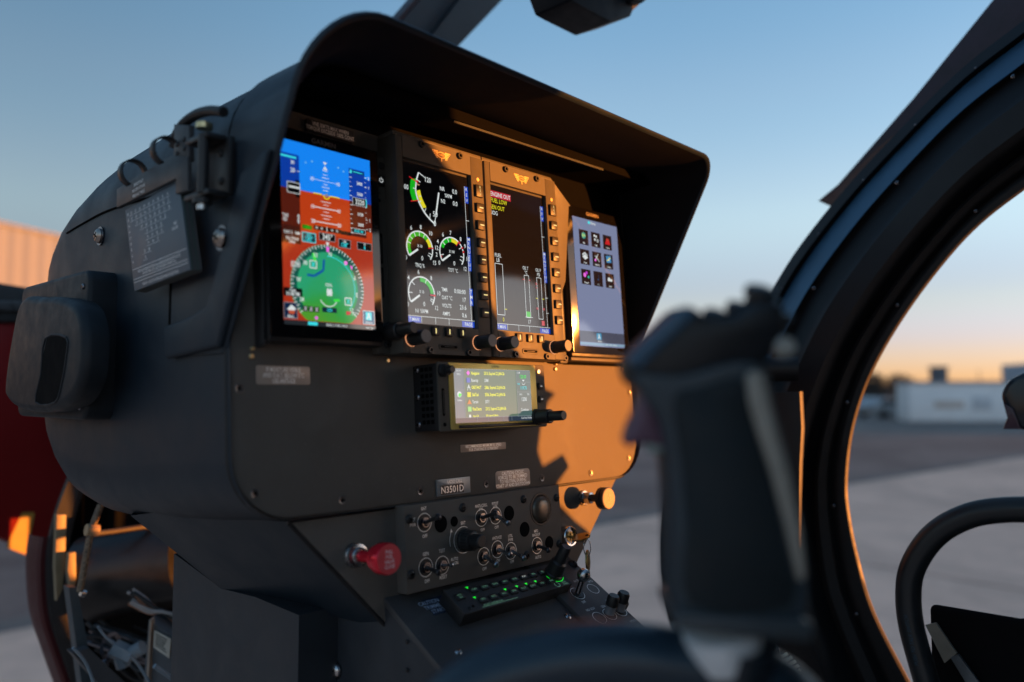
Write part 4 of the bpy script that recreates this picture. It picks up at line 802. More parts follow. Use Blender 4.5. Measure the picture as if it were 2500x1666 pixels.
# right display
T2 = tall_display(.7535, True, 'right tablet like display showing a home page of nine icons', 'navigation_display')
Rr = (.7103, .1998, .7976, .0497); c = MB(); c.T = Matrix.Translation((-.7535, -.1255, 0)); q = Scr(c, Rr, .0218); q.k = 1.15; q.bd = .012
q.rect(0, 0, 1, 1, em('home_bg', (118, 130, 162), .95), 0); q.txt('Home', .44, .022, .020, E_W, bold=.01); q.rect(.33, .013, .375, .033, E_C, 2)
IK = em('icon_tile', (22, 16, 22), .8)
names = ('Map', 'Traffic', 'Terrain', 'Charts', 'Flight Plan', 'Nearest', 'Waypoint', 'Music', 'System')
for i, nm in enumerate(names):
    a0 = .118+.267*(i % 3); t0 = .092+.156*(i//3); a1, t1 = a0+.20, t0+.118; ca, ct = (a0+a1)/2, t0+.045
    q.rect(a0, t0, a1, t1, IK, 1); q.txt(nm, ca, t1-.015, .0115, E_W if nm != 'Music' else E_GR, l=3, xs=.75)
    if nm == 'Map': q.disc(ca, ct, .026, em('globe', (50, 150, 140), .9), 2); q.poly([(ca-.03, ct-.015), (ca, ct-.01), (ca-.01, ct+.018), (ca-.03, ct+.01)], em('px_lime2', (190, 225, 120), .9), 3); q.poly([(ca+.01, ct-.018), (ca+.035, ct), (ca+.015, ct+.014)], em('px_lime2', (190, 225, 120), .9), 3)
    if nm == 'Traffic':
        for da, dt in ((-.03, -.018), (.01, -.014), (-.02, .012)): q.disc(ca+da, ct+dt, .010, E_W, 3, 12)
        q.ring(ca+.04, ct+.018, .008, .013, E_W, 0, 360, 3, 14)
    if nm == 'Terrain': q.poly([(ca-.06, ct+.03), (ca-.01, ct-.025), (ca+.01, ct-.005), (ca+.03, ct-.02), (ca+.06, ct+.03)], E_R, 3); q.poly([(ca-.02, ct+.0), (ca+.0, ct-.022), (ca+.02, ct)], em('px_brick', (200, 90, 60), .8), 4)
    if nm == 'Charts':
        for j in range(3): q.poly([(ca-.06, ct-.005+j*.009), (ca, ct-.025+j*.009), (ca+.06, ct-.002+j*.009), (ca, ct+.018+j*.009)], (E_W, E_GR, E_W)[j], 3+j)
    if nm == 'Flight Plan': q.line((ca-.04, ct-.015), (ca+.05, ct+.03), .006, E_W, 3); q.line((ca-.03, ct+.015), (ca+.03, ct-.03), .006, E_W, 3); q.disc(ca-.04, ct+.022, .011, E_M, 4, 12)
    if nm == 'Nearest': q.poly([(ca-.06, ct-.03), (ca+.05, ct-.035), (ca+.06, ct+.02), (ca-.05, ct+.025)], em('nr_blue', (60, 140, 190), .9), 3); q.line((ca-.04, ct+.01), (ca+.04, ct-.02), .010, E_Y, 4); q.disc(ca, ct, .009, E_W, 5, 10)
    if nm == 'Waypoint': q.disc(ca-.03, ct+.0, .017, E_M, 3, 16); q.disc(ca+.01, ct-.018, .012, em('px_violet', (200, 60, 220), .9), 4, 16); q.disc(ca+.05, ct+.012, .011, em('teal', (40, 190, 160), .9), 3, 14)
    if nm == 'Music': q.line((ca+.01, ct-.025), (ca+.01, ct+.02), .003, em('mus', (30, 70, 110), .8), 3); q.disc(ca-.005, ct+.02, .008, em('mus', (30, 70, 110), .8), 3, 10)
    if nm == 'System': q.disc(ca-.02, ct, .014, E_W, 3, 14); q.disc(ca+.03, ct+.006, .012, E_GR, 3, 14); q.rect(ca-.05, ct+.0, ca+.05, ct+.018, E_W, 4)
q.rect(0, .885, 1, .968, em('home_bar', (70, 80, 100), .8), 1); q.rect(.365, .895, .47, .945, em('adv2', (50, 150, 190), .9), 2); q.txt('A', .418, .92, .035, E_W, l=4, bold=.02); q.txt('Advisory', .42, .957, .011, E_W, l=4)
q.rect(0, .972, 1, .990, em('home_line', (130, 165, 190), .9), 2); q.txt('118.10  |  115.40  |  Push: Sync', .68, .981, .010, E_W, l=4, xs=.75)
c.build('screen', T2)
c = MB(); c.text('GARMIN', -.004, .0812, .0042, .0216, mat('logo_warm', (.25, .2, .15), .5), xs=1.05, bold=.01); c.build('maker_name', T2)
k = MB(); k.box(-.0700, -.0562, -.0955, .0845, .002, .0135, BEZ, .0015); k.build('left_strip', T2)
k = MB(); k.box(-.0640, -.0600, -.070, .060, .0134, .0150, BLK, .0006); k.cyl(-.0625, .0790, .0034, .0134, .0150, BLK, 18, .0005); socket_screw(k, -.0625, -.0900, .0134, .0035); k.build('latch_strip', T2)
k = MB(); k.box(.0545, .0685, -.0870, .0600, .002, .0090, BEZ, .0012); k.box(-.056, .0640, -.0925, -.0885, .002, .0180, BEZ, .001); k.build('side_strip', T2)
pull_knob(T2, .0610, -.0790, .0088, .044, .0074)
# ---- radio navigator
GR_ = thing('radio_navigator', 'small wide radio screen listing expired databases under the displays', 'radio', pf(.5550, -.0075, 0))
OLV = mat('olive_bezel', (.80, .66, .20), .38, .55, scale=8, var=.08)
b = MB(); b.box(-.0735, .0735, -.0305, .0305, .0, .0335, BLK, .0015)
for r_ in range(9):
    for w_ in (.012, .018, .024): b.box(-.0742, -.0733, -.024+r_*.006, -.0205+r_*.006, w_, w_+.0035, DEEP)
b.build('chassis', GR_)
for v_ in (.0262, .0012, -.0240):
    k = MB(); k.T = Matrix.Translation((-.0735, v_, .006)) @ Matrix.Rotation(R(-90), 4, 'Y'); cross_screw(k, 0, 0, 0, .0032, DSTEEL); k.build('screw', GR_)
b = MB(); b.prism(rrect(-.0740, -.0315, .0740, .0315, .002), .0336, .0352, BEZ, .0006); b.build('faceplate', GR_)
b = MB(); b.prism(rrect(-.0612, -.0300, .0594, .0312, .0015), .0353, .0362, OLV, .0004); b.build('screen_glass', GR_)
c = MB(); c.T = Matrix.Translation((-.5550, .0075, 0)); q = Scr(c, (.4996, .0180, .6053, -.0320), .0363)
q.rect(0, 0, 1, 1, em('gtn_bg', (98, 118, 100), .95), 0); q.rect(0, 0, .118, .90, em('gtn_left', (118, 132, 142), .8), 1); q.rect(.80, 0, 1, .92, em('gtn_right', (85, 112, 110), .8), 1)
q.rect(.0, .905, 1, 1, em('gtn_bar', (60, 75, 95), .6), 1)
for a, b_ in (((.118, 0), (.118, .90)), ((.80, 0), (.80, .92)), ((0, .905), (1, .905)), ((0, .395), (.118, .395)), ((.80, .433), (1, .433)), ((.80, .235), (1, .235)), ((0, 0), (1, 0)), ((.26, .905), (.26, .99)), ((.40, .905), (.40, .99)), ((.47, .905), (.47, .99)), ((.60, .905), (.60, .99)), ((.71, .905), (.71, .99))): q.line(a, b_, .008, E_GR, 3)
YT = em('gtn_yellow', (240, 235, 60), 1.2)
for i, (nm, val, yel, ic) in enumerate((('Navigation', '2513, Expired 22-JAN-26', 1, E_M), ('Basemap', '25M1', 0, em('shield', (90, 110, 200), .9)), ('OBST/HOT', '25B6, Expired 22-JAN-26', 1, E_W), ('SafeTaxi', '25S6, Expired 22-JAN-26', 1, E_Y), ('Terrain', '20T1', 0, em('amber', (220, 130, 60), .9)), ('FliteCharts', '2513, Expired 22-JAN-26', 1, em('leafgreen', (150, 220, 130), .9)), ('Airport DIR', '25D5, Expired 22-JAN-26', 1, E_W))):
    y = .076+.1345*i; M = YT if yel else E_W
    if i == 6: y = .878
    h_ = .058 if i < 6 else .034
    q.txt(nm, .208, y, h_, M, 'l', xs=.62, bold=.012); q.txt(val, .370, y, h_, M, 'l', xs=.66, bold=.012)
    if i == 0: q.poly([(.15, y), (.172, y-.05), (.195, y), (.172, y+.05)], ic, 3)
    elif i == 4: q.poly([(.145, y+.04), (.172, y-.05), (.20, y+.04)], ic, 3)
    elif i == 2: q.line((.155, y+.05), (.172, y-.05), .014, ic, 3); q.line((.19, y+.05), (.172, y-.05), .014, ic, 3); q.line((.155, y), (.19, y), .012, ic, 3)
    elif i < 6: q.rect(.150, y-.045, .195, y+.045, ic, 3)
    else: q.disc(.172, y, .03, ic, 3, 12)
EG = em('freq_green', (60, 230, 80), .95)
q.txt('COM', .815, .048, .035, E_W, 'l', xs=.7); q.txt('120.00', .895, .125, .070, EG, xs=.72, bold=.01); q.txt('STBY', .83, .275, .035, E_C, 'c', xs=.7); q.txt('119.70', .895, .350, .068, E_C, xs=.72); q.txt('XPDR', .85, .480, .034, E_W, xs=.7); q.txt('STBY', .955, .480, .034, E_W, xs=.7); q.txt('1200', .895, .575, .075, E_W, xs=.75, bold=.01); q.txt('Continue', .895, .780, .055, E_W, xs=.75); q.txt('Com Freq / Psh Nav', .995, .945, .040, E_W, 'r', xs=.68)
q.txt('Com Vol', .055, .032, .035, E_W, xs=.68); q.txt('Psh Sq', .055, .100, .035, E_W, xs=.68); q.disc(.055, .475, .055, E_W, 3, 16); q.poly([(.05, .45), (.085, .47), (.06, .53), (.04, .50)], EG, 4); q.txt('Updates', .055, .580, .034, E_W, xs=.7)
q.poly([(.875, .19), (.915, .19), (.895, .225)], E_W, 3); q.ring(.895, .235, .045, .055, E_W, 200, 340, 3, 14)
c.build('screen', GR_)
c = MB(); c.text('GARMIN', .0, .0285, .0020, .0363, mat('logo_olive', (.30, .27, .13), .5), xs=1.0); c.box(-.052, .055, -.0293, -.0265, .0363, .0372, BLK, .0004); c.build('lip_trim', GR_)
k = MB(); k.prism(rrect(-.0700, -.0175, -.0672, .0075, .0012), .0351, .0356, DEEP); k.line((-.0686, -.0155), (-.0686, .0055), .0006, .0358, BEZ); k.cyl(-.0680, -.0252, .0018, .0351, .0357, DEEP, 14); k.build('card_slot', GR_)
k = MB(); k.lathe(.0655, .0250, [(.0024, .0351), (.0024, .0358), (.0012, .036)], STEEL, 18); k.build('light_sensor', GR_)
for v_ in (.0098, -.0035):
    k = MB(); k.prism(rrect(.0620, v_-.0035, .0690, v_+.0035, .0018), .0351, .0375, BLK, .0008); k.rect(.0640, v_-.0004, .0672, v_+.0004, .0376, E_GR); k.build('key', GR_)
pull_knob(GR_, -.0680, .0235, .0352, .0490, .0052)
pull_knob(GR_, .0570, -.0215, .0362, .0720, .0072)
# ---- placards
def placard(u0, v0, u1, v1, lines, label, base=LABEL, ink=WHT, h=.0030, r=.002, rot=0, xs=.8, name='placard', M0=None, gap=1.25, th=.0005):
    cu, cv = (u0+u1)/2, (v0+v1)/2; b = MB(); X, Y = (u1-u0)/2, (v1-v0)/2
    b.prism(rrect(-X, -Y, X, Y, r), .0001, th, base, .0001); n_ = len(lines)
    for i, s in enumerate(lines): b.text(s, 0, ((n_-1)/2-i)*h*gap, h, th+.0001, ink, xs=xs, bold=.014)
    o = b.build(name, frame=(M0 or PF) @ Matrix.Translation((cu, cv, 0)) @ Matrix.Rotation(R(rot), 4, 'Z')); return tag(o, label, 'placard')
placard(.3222, .0050, .3710, .0202, ['IF MOISTURE VISIBLE', 'AND O.A.T. BELOW 5°C', 'USE ANTI-ICE'], 'rounded placard about moisture and anti-ice under the flight display', h=.0036, xs=.66)
placard(.5382, -.0598, .6024, -.0526, ['RECOMMENDED MINIMUM N1 SPEED', 'FOR STARTING IS 12 PERCENT'], 'thin placard about minimum starting speed below the radio', h=.0027, xs=.78, r=.001)
placard(.5845, -.0995, .6372, -.0815, ['CAUTION: CYCLIC', 'FORCES TO BE TRIMMED', 'TO NEUTRAL DURING', 'START UP AND SHUTDOWN'], 'rounded four line caution placard above the switch panel', h=.0034, xs=.80, r=.004, gap=1.2)
rc = placard(.5045, -.0988, .5480, -.0835, [], 'grey radio call plate reading N3501D', LGREY, h=.003, r=.0004, th=.0015)
c = MB(); c.text('RADIO CALL', .001, .0048, .0030, .0017, WHT, xs=.8); c.prism(rrect(-.0172, -.0066, .0126, .0022, .0003), .0015, .0018, LBLK); c.text('N3501D', -.0023, -.0022, .0062, .0020, WHT, xs=.95, bold=.01); c.build('lettering', rc)
placard(.3715, .2228, .4200, .2332, ['VNE 50KTS MAX WHEN', 'TORQUE EXCEEDS 100% CONT.'], 'black speed limit placard above the flight display', LBLK, h=.0034, xs=.72, r=.0005, th=.004)
# ---- switch panel
SP = thing('switch_panel', 'grey switch panel with toggle switches and a dimmer knob', 'switch panel', pf(.5640, -.1400, 0))
def L_(b): b.T = Matrix.Translation((-.5640, .1400, 0)); return b
b = L_(MB()); b.prism(rrect(.4555, -.1780, .6700, -.1020, .001), -.0010, .0120, PANEL, .0006); b.build('plate', SP)
WI = mat('panel_ink', (.92, .92, .88), .45, .4)
b = L_(MB()); w_ = .0121
for s, u_, v_, h_ in (('BAT', .4785, -.1065, .0030), ('EXT', .4650, -.1150, .0028), ('PWR', .4650, -.1195, .0028), ('OFF', .4785, -.1308, .0030), ('ANTI-COLL', .5510, -.1115, .0028), ('LTS', .5505, -.1150, .0028), ('PITOT', .5705, -.1115, .0028), ('HTR', .5705, -.1150, .0028), ('OFF', .5515, -.1345, .0028), ('OFF', .5710, -.1345, .0028),
        ('BRT', .5262, -.1250, .0030), ('GEN', .4785, -.1465, .0030), ('OFF', .4790, -.1702, .0030), ('TEST', .4980, -.1465, .0030), ('RESET', .4985, -.1700, .0030), ('AUTO', .5130, -.1562, .0028), ('IGN', .5148, -.1600, .0028), ('OFF', .5515, -.1712, .0028), ('ANTI-ICE', .5705, -.1445, .0028), ('OFF', .5710, -.1665, .0028), ('UTIL', .5900, -.1452, .0028), ('PWR', .5900, -.1490, .0028), ('OFF', .5905, -.1705, .0028), ('MFD', .6290, -.1455, .0027), ('BACKUP', .6290, -.1492, .0027), ('AUTO', .6300, -.1720, .0028)):
    b.text(s, u_, v_, h_, w_, WI, xs=.80, bold=.010)
for u_, v_ in ((.4785, -.1189), (.5506, -.1230), (.5702, -.1232), (.4780, -.1582), (.4977, -.1595), (.5513, -.1595), (.5704, -.1556), (.5895, -.1599), (.6292, -.1602)): b.ring(u_, v_, .0078, .0084, w_, WI)
b.ring(.5255, -.1405, .0118, .0124, w_, WI, 60, 300); b.ring(.5250, -.1400, .0165, .0171, w_, WI, 150, 195, 10); b.flat([(.5092, -.1318), (.5122, -.1315), (.5105, -.1285)], w_, WI)
b.build('markings', SP)
for u_, v_, r_ in ((.4981, -.1225, .0078), (.5148, -.1223, .0048), (.5897, -.1231, .0075), (.6115, -.1416, .0075), (.6488, -.1600, .0068)): b = L_(MB()); b.lathe(u_, v_, [(r_, .0121), (r_*.96, .0122)], DEEP, 30); b.build('blank_hole', SP)
b = L_(MB()); b.lathe(.6384, -.1240, [(.0170, .0121), (.0168, .0126), (.0160, .0126), (.0158, .0122)], BLK, 36); b.lathe(.6384, -.1240, [(.0156, .0121), (.0150, .0122)], DEEP, 36); b.build('lamp_recess', SP)
b = L_(MB()); b.lathe(.6384, -.1240, [(.0135, .0122), (.0130, .0135), (.0115, .0150), (.0085, .0163), (.0045, .0169), (.001, .0170)], mat('dome_smoke', (.16, .13, .10), .35, .5), 36); b.build('lamp_dome', SP)
for u_, v_ in ((.4610, -.1139), (.5264, -.1108), (.6121, -.1114), (.6646, -.1150), (.6646, -.1633), (.6126, -.1673), (.4606, -.1614)):
    k = L_(MB()); k.T = k.T @ Matrix.Translation((u_, v_, 0)); cross_screw(k, 0, 0, .012, .0042, BLK, DEEP, random.random()*90); k.build('screw', SP)
TLV = mat('toggle_metal', (.38, .42, .46), .3, 1)
def toggle(par, u, v, w0, tu, tv, tw, r=.0028, blk=False, base_r=.0062):
    k = MB(); k.lathe(0, 0, [(base_r*1.14, w0), (base_r*1.14, w0+.0008), (base_r, w0+.0008)], BLK, 26); k.lathe(0, 0, [(base_r*.8, w0+.0008), (base_r*.8, w0+.0022), (base_r*.5, w0+.0024)], DSTEEL, 6)
    k.ring(0, 0, base_r*.55, base_r*.7, w0+.0026, mat('toggle_rim', (.45, .43, .42), .3, 1)); o = k.build('toggle_switch', par); o.location = (u, v, 0)
    l = MB(); a = Vector((0, 0, w0+.0015)); e = Vector((tu, tv, tw)); M = mat('lever_dark', (.10, .105, .115), .35, .9) if blk else TLV
    l.tube([tuple(a), tuple(a.lerp(e, .45)), tuple(a.lerp(e, .80)), tuple(a.lerp(e, .88)), tuple(a.lerp(e, .96)), tuple(e)], [r*.62, r*.62, r*.85, r*1.1, r*.95, r*.35], M, 16); l.build('lever', o)
for u_, v_, tu, tv, tw, bk in ((.4785, -.1189, 0, .0065, .0330, 1), (.5506, -.1230, 0, .0055, .0330, 1), (.5702, -.1232, 0, -.0075, .0300, 0), (.4780, -.1582, 0, -.0035, .0310, 1), (.4977, -.1595, 0, .0015, .0260, 0), (.5513, -.1595, 0, -.0075, .0300, 0), (.5704, -.1556, 0, -.0045, .0310, 0), (.5895, -.1599, 0, -.0065, .0310, 0), (.6292, -.1602, 0, -.0045, .0290, 1)):
    toggle(SP, u_-.5640, v_+.1400, .012, tu, tv, tw, r=.0027 if abs(u_-.4977) > .001 else .0019, blk=bool(bk))
k = MB(); k.lathe(0, 0, [(.0105, .0122), (.0105, .015), (.0098, .0155), (.0094, .0235), (.0088, .024), (.0066, .0245), (.0062, .0345), (.0052, .0355)], KNOB, 40, .05); o = k.build('dimmer_knob', SP); o.location = (.5268-.5640, -.1410+.1400, 0)
# ---- fuel shut-off knob, pull knob, ignition and keys
FK = thing('fuel_shutoff_knob', 'red pull knob lettered PULL FUEL VALVE CLOSE beside the switch panel', 'knob', pf(.4100, -.1383, -.001))
b = MB(); b.lathe(0, 0, [(.0100, 0), (.0100, .002), (.0088, .0026), (.0088, .0046), (.0096, .0052), (.0096, .0075), (.0070, .008), (.0066, .0125)], STEEL, 28); b.build('collar', FK)
b = MB(); b.lathe(0, 0, [(.0048, .0120), (.0048, .0290), (.0052, .0295), (.0092, .0305), (.0104, .0318), (.0104, .0348), (.0090, .0352), (.0096, .0366), (.0124, .0369), (.0128, .0378), (.0128, .0468), (.0121, .0480)], RED, 44); b.lathe(0, 0, [(.0121, .0479), (.0120, .04815)], REDT, 44); b.build('knob', FK)
b = MB()
for i, s in enumerate(('PULL', 'FUEL', 'VALVE', 'CLOSE')): b.text(s, 0, .0058-.0039*i, .0028, .0483, mat('knob_ink', (.95, .75, .75), .5), xs=.85, bold=.01)
b.build('lettering', FK)
RK = thing('pull_knob', 'black round pull knob on a steel stem at the right of the switch panel', 'knob', pf(.7284, -.1216, -.001))
b = MB(); b.lathe(0, 0, [(.0085, 0), (.0085, .0025), (.0072, .003)], STEEL, 28); b.lathe(0, 0, [(.0070, .003), (.0070, .011), (.0055, .0115)], STEEL, 6); b.build('nut', RK)
b = MB(); b.lathe(0, 0, [(.0042, .0115), (.0042, .024)], BLK, 20); b.build('stem', RK)
b = MB(); b.lathe(0, 0, [(.0045, .022), (.0100, .0235), (.0122, .025), (.0122, .0295), (.0112, .0300), (.0112, .0305), (.0122, .031), (.0122, .0345), (.0116, .0352)], KNOB, 40); b.build('knob', RK)
b = MB(); b.lathe(0, 0, [(.0112, .0351), (.0108, .0356)], mat('engraved_face', (.30, .24, .18), .5), 36)
for i, s in enumerate(('PULL', 'AIR', 'HEAT')): b.text(s, 0, .0045-.0042*i, .0028, .0358, mat('ink_tan', (.62, .50, .36), .5), xs=.8)
b.build('lettering', RK)
IG = thing('ignition_lock', 'chrome ignition lock beside the switch panel holding a brass key', 'lock', pf(.6865, -.1587, 0))
b = MB(); b.lathe(0, 0, [(.0112, -.001), (.0112, .010), (.0105, .0115), (.0098, .0120), (.0085, .0118), (.0080, .0095), (.0040, .0095)], mat('chrome', (.75, .74, .72), .12, 1), 36); b.build('barrel', IG)
b = MB(); b.T = Matrix.Translation((0, 0, .0097)); b.lathe(0, 0, [(.0055, 0), (.0055, .0006)], BRASS, 24); b.box(-.0006, .0006, -.004, .004, .0006, .0009, DEEP); b.build('plug', IG)
kc = [(0.6907, -0.1606), (0.6945, -0.1843)]
KY = thing('key', 'brass key turned in the ignition lock', 'key', pf(.6865, -.1587, .0105))
b = MB(); b.T = Matrix.Rotation(R(90), 4, 'X') @ Matrix.Identity(4); b.box(-.0035, .0035, .0, .006, -.0009, .0009, BRASS, .0003)
pts = [(.0105*cos(a), .0145+.0098*sin(a)) for a in [2*pi*i/30 for i in range(30)]]; b.T = Matrix.Rotation(R(15), 4, 'Z') @ Matrix.Rotation(R(90), 4, 'X') @ Matrix.Rotation(R(0), 4, 'Y'); b.prism(pts, -.0010, .0010, BRASS, .0004); b.build('bow', KY)
b = MB(); b.T = Matrix.Rotation(R(15), 4, 'Z') @ Matrix.Rotation(R(90), 4, 'X'); b.prism([(.002*cos(a)+.004, .020+.002*sin(a)) for a in [2*pi*i/16 for i in range(16)]], -.0012, .0012, DEEP); b.build('hole', KY)
K2 = thing('spare_key', 'second brass key hanging from the key ring below the lock', 'key', pf(kc[1][0], kc[1][1], .026) @ Matrix.Rotation(R(28), 4, 'Y'))
b = MB(); b.prism([(.0112*cos(a), .0112*sin(a)) for a in [2*pi*i/32 for i in range(32)]], -.0009, .0009, BRASS, .0004); b.box(-.004, .004, -.024, -.0108, -.0008, .0008, BRASS, .0003); b.build('bow', K2)
b = MB(); b.prism([(.0018*cos(a), .0068+.0018*sin(a)) for a in [2*pi*i/16 for i in range(16)]], -.0011, .0011, mat('hole_pale', (.4, .38, .36), .8)); b.build('hole', K2)
b = MB(); p0, p1 = Vector((kc[0][0]+.001, kc[0][1]-.002, .027)), Vector((kc[1][0], kc[1][1]+.0066, .0275)); mid = (p0+p1)/2; hl = (p0-p1).length/2
rg = [(mid.x+.0048*sin(a), mid.y+(hl+.0015)*cos(a), mid.z+.001*sin(a)) for a in [2*pi*i/28 for i in range(29)]]
b.T = PF; b.tube(rg, .0005, STEEL, 8, False); obj1(b, 'key_ring', 'thin steel ring joining the two brass keys', 'ring')
# ================================================================== centre pedestal
CP = thing('centre_pedestal', 'black centre pedestal sloping down from the panel with a side switch strip', 'pedestal')
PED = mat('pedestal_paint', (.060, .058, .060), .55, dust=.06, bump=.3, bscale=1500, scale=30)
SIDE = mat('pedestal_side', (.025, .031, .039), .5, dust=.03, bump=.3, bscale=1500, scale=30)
b = MB(); b.T = QF; b.box(.441, .6205, -.30, .012, -.006, 0, PED, .0008); b.build('top_plate', CP)
b = MB(); b.T = QF; b.box(.6215, .687, -.30, .008, -.004, .0035, PED, .001); b.build('switch_strip', CP)
b = MB(); e0 = QF @ Vector((0, .010, -.004)); e1 = QF @ Vector((0, -.30, -.004))
pp = [(e0.y, e0.z), (e0.y+.09, e0.z-.005), (e0.y+.09, .4), (e1.y, .4), (e1.y, e1.z)]
b.T = frame((0, 0, 0), (0, 1, 0), (0, 0, 1), (1, 0, 0)); b.prism(pp, .4415, .684, SIDE); b.build('body', CP)
b = MB(); b.T = frame((0, 0, 0), (0, 1, 0), (0, 0, 1), (1, 0, 0)); b.prism([(.6255, .35), (.8735, .35), (.8735, 1.3720), (.765, 1.352), (.70, 1.355), (.6255, 1.352)], .40, .46, SIDE, .002); b.build('forward_housing', CP)
b = MB(); b.T = Matrix.Translation((.4405, .6264, 1.2942)) @ Matrix.Rotation(R(-90), 4, 'Y'); b.cyl(0, 0, .0078, 0, .0008, DSTEEL); cross_screw(b, 0, 0, .0008, .0062, STEEL, rot=20); b.build('screw', CP)
for y_, z_ in [(0.5261, 1.3407), (0.5258, 1.3176)]: b = MB(); b.T = Matrix.Translation((.4405, y_, z_)) @ Matrix.Rotation(R(-90), 4, 'Y'); b.lathe(0, 0, [(.0020, 0), (.0014, .0012)], BLK, 12); b.build('rivet', CP)
for x, y, r, w_, M_ in ((.4672, -.0687, .0035, 0, STEEL), (.6119, -.0698, .0036, 0, STEEL), (.681, -.0118, .0055, .0035, BLK)):
    b = MB(); b.T = QF; cross_screw(b, x, y, w_, r, M_, rot=30); b.build('screw', CP)
# blue caution decal on the slope
dl = placard(.4738, -.0260, .5430, -.0062, ['CAUTION - CYCLIC FORCES TO BE', 'TRIMMED TO NEUTRAL DURING', 'START UP AND SHUTDOWN'], 'dark blue caution decal on the pedestal behind the audio panel', mat('decal_blue', (.012, .02, .045), .4), mat('ink_blue', (.42, .50, .62), .5), h=.0042, xs=.86, M0=QF, r=.0003, gap=1.35, th=.0004)
# audio panel
AP = thing('audio_panel', 'black audio panel with green lit buttons on the pedestal', 'audio panel', QF @ Matrix.Translation((.5625, -.0300, 0)))
b = MB(); b.box(-.0745, .0745, -.0150, .0165, .0001, .0130, BLK, .0008); b.build('case', AP)
b = MB(); b.prism(rrect(-.0748, -.0155, .0748, .0168, .0008), .0131, .0145, mat('audio_face', (.035, .032, .031), .5), .0004); b.build('faceplate', AP)
ED = em('legend_green', (95, 150, 125), .6, .4); EL = em('led_green', (20, 245, 50), 1.0, .4); EWW = em('legend_white', (190, 200, 195), .8, .4)
AL = MB()
b1 = ['COM1', 'COM2', 'COM3', 'NAV1', 'NAV2', 'PLAY', 'MKR', 'TEL']; b2 = ['MIC1', 'MIC2', 'MIC3', 'SPKR', 'PILOT', 'COPLT', 'PASS', 'SPKR']
# pixel-measured lattice expressed on the case top (parallax of the raised face removed)
for i in range(8):
    for rw, (nm, yy) in enumerate(((b1, .0075), (b2, -.0060))):
        x = -.0450+.0136*i+.002*rw*0
        k = MB(); k.prism(rrect(x-.0050, yy-.0032, x+.0050, yy+.0032, .0015), .0146, .0162, BLK, .0007); k.text(nm[i], x, yy, .0022, .0163, EWW if (rw == 0 and i == 5) else ED, xs=.75); k.build('button', AP)
k = MB(); k.prism(rrect(-.0705, .0005, -.0600, .0075, .0015), .0146, .0162, BLK, .0007); k.text('MUTE', -.0652, .0050, .0018, .0163, ED, xs=.8); k.text('REC', -.0652, .0022, .0018, .0163, ED, xs=.8); k.build('button', AP)
for x, y in ((-.0490, .0122), (-.0505, -.0010), (-.0105, -.0010), (.0055, -.0010), (.0190, -.0010), (.0325, -.0010)):
    k = MB(); k.flat([(x-.0019, y+.0013), (x+.0019, y+.0013), (x, y-.0013)][::-1], .01465, EL); k.build('indicator_led', AP)
k = MB(); k.text('PILOT INTERCOM', -.036, -.0118, .0018, .0147, ED, xs=1.2); k.line((-.052, -.0135), (-.005, -.0135), .0004, .0147, ED); k.ring(.0545, -.0115, .0028, .0034, .0147, ED); k.text('MUSIC', .066, -.0105, .0018, .0147, ED, xs=.8); k.text('DISABLE', .066, -.0132, .0018, .0147, ED, xs=.8)
k.line((.004, -.0005), (.008, -.0005), .0003, .0147, ED); k.build('legends', AP)
k = MB(); k.lathe(0, 0, [(.0100, .0146), (.0100, .017), (.0090, .018), (.0082, .030), (.0072, .031), (.0062, .032), (.0056, .047), (.0046, .049)], KNOB, 40, .03); o = k.build('volume_knob', AP); o.location = (.0625, .0020, 0)
c = MB(); c.ring(0, 0, .0104, .0110, .0147, EL, 180, 330); c.build('green_ring', o)
k = MB(); cross_screw(k, -.0655, -.0110, .0146, .0018, BLK); k.cyl(-.0600, -.0095, .0014, .0146, .0149, DEEP, 12); k.build('screw', AP)
# switch strip contents
b = MB(); b.T = QF; w_ = .0036
for s, x, y, rt in (('AV FEED', .664, -.0345, 0), ('OFF', .6437, -.0620, 0), ('AVIONICS', .640, -.0250, 0), ('MASTER', .641, -.0300, 0), ('HYD', .6800, -.0400, 0), ('NO GOV', .6437-.001, -.0605-.012, 0), ('GEN', .6620, -.0740, 0), ('ALTN', .6770, -.0690, 0), ('VOICE', .680, -.1010, 0)):
    b.text(s, x, y, .0029, w_, WI, xs=.8)
for x, y, r in ((.6470, -.0500, .0082), (.6730, -.0500, .0070), (.6430, -.0850, .0078), (.6600, -.0850, .0078), (.6775, -.0850, .0078)): b.ring(x, y, r-.0006, r, w_, WI)
b.build('strip_markings', CP)
def on_ped(name, mb, x, y, par=CP): mb.T = QF @ Matrix.Translation((x, y, 0)) @ mb.T; return mb
k = MB(); k.T = QF @ Matrix.Translation((.6470, -.0500, 0)); k.lathe(0, 0, [(.0070, .0036), (.0070, .0044), (.0055, .0045)], BLK, 24); k.build('toggle_base', CP)
k = MB(); k.T = QF @ Matrix.Translation((.6470, -.0500, 0)); k.tube([(0, 0, .004), (.002, .003, .016)], .0028, DSTEEL, 14); k.T = k.T @ Matrix.Translation((.0032, .0048, .0220)); k.lathe(0, 0, [(.0012, -.0072), (.0048, -.0050), (.0068, -.0010), (.0066, .0025), (.0045, .0055), (.001, .0068)], STEEL, 26); k.build('ball_lever', CP)
for x in (.6600, .6775):
    k = MB(); k.T = QF @ Matrix.Translation((x, -.0850, 0)) @ Matrix.Rotation(R(-12), 4, 'X'); k.lathe(0, 0, [(.0052, .0036), (.0050, .0130)], mat('sleeve_grey', (.20, .21, .23), .45), 24); k.lathe(0, 0, [(.0062, .0131), (.0062, .021), (.0050, .0235)], KNOB, 24); k.build('lock_toggle', CP)
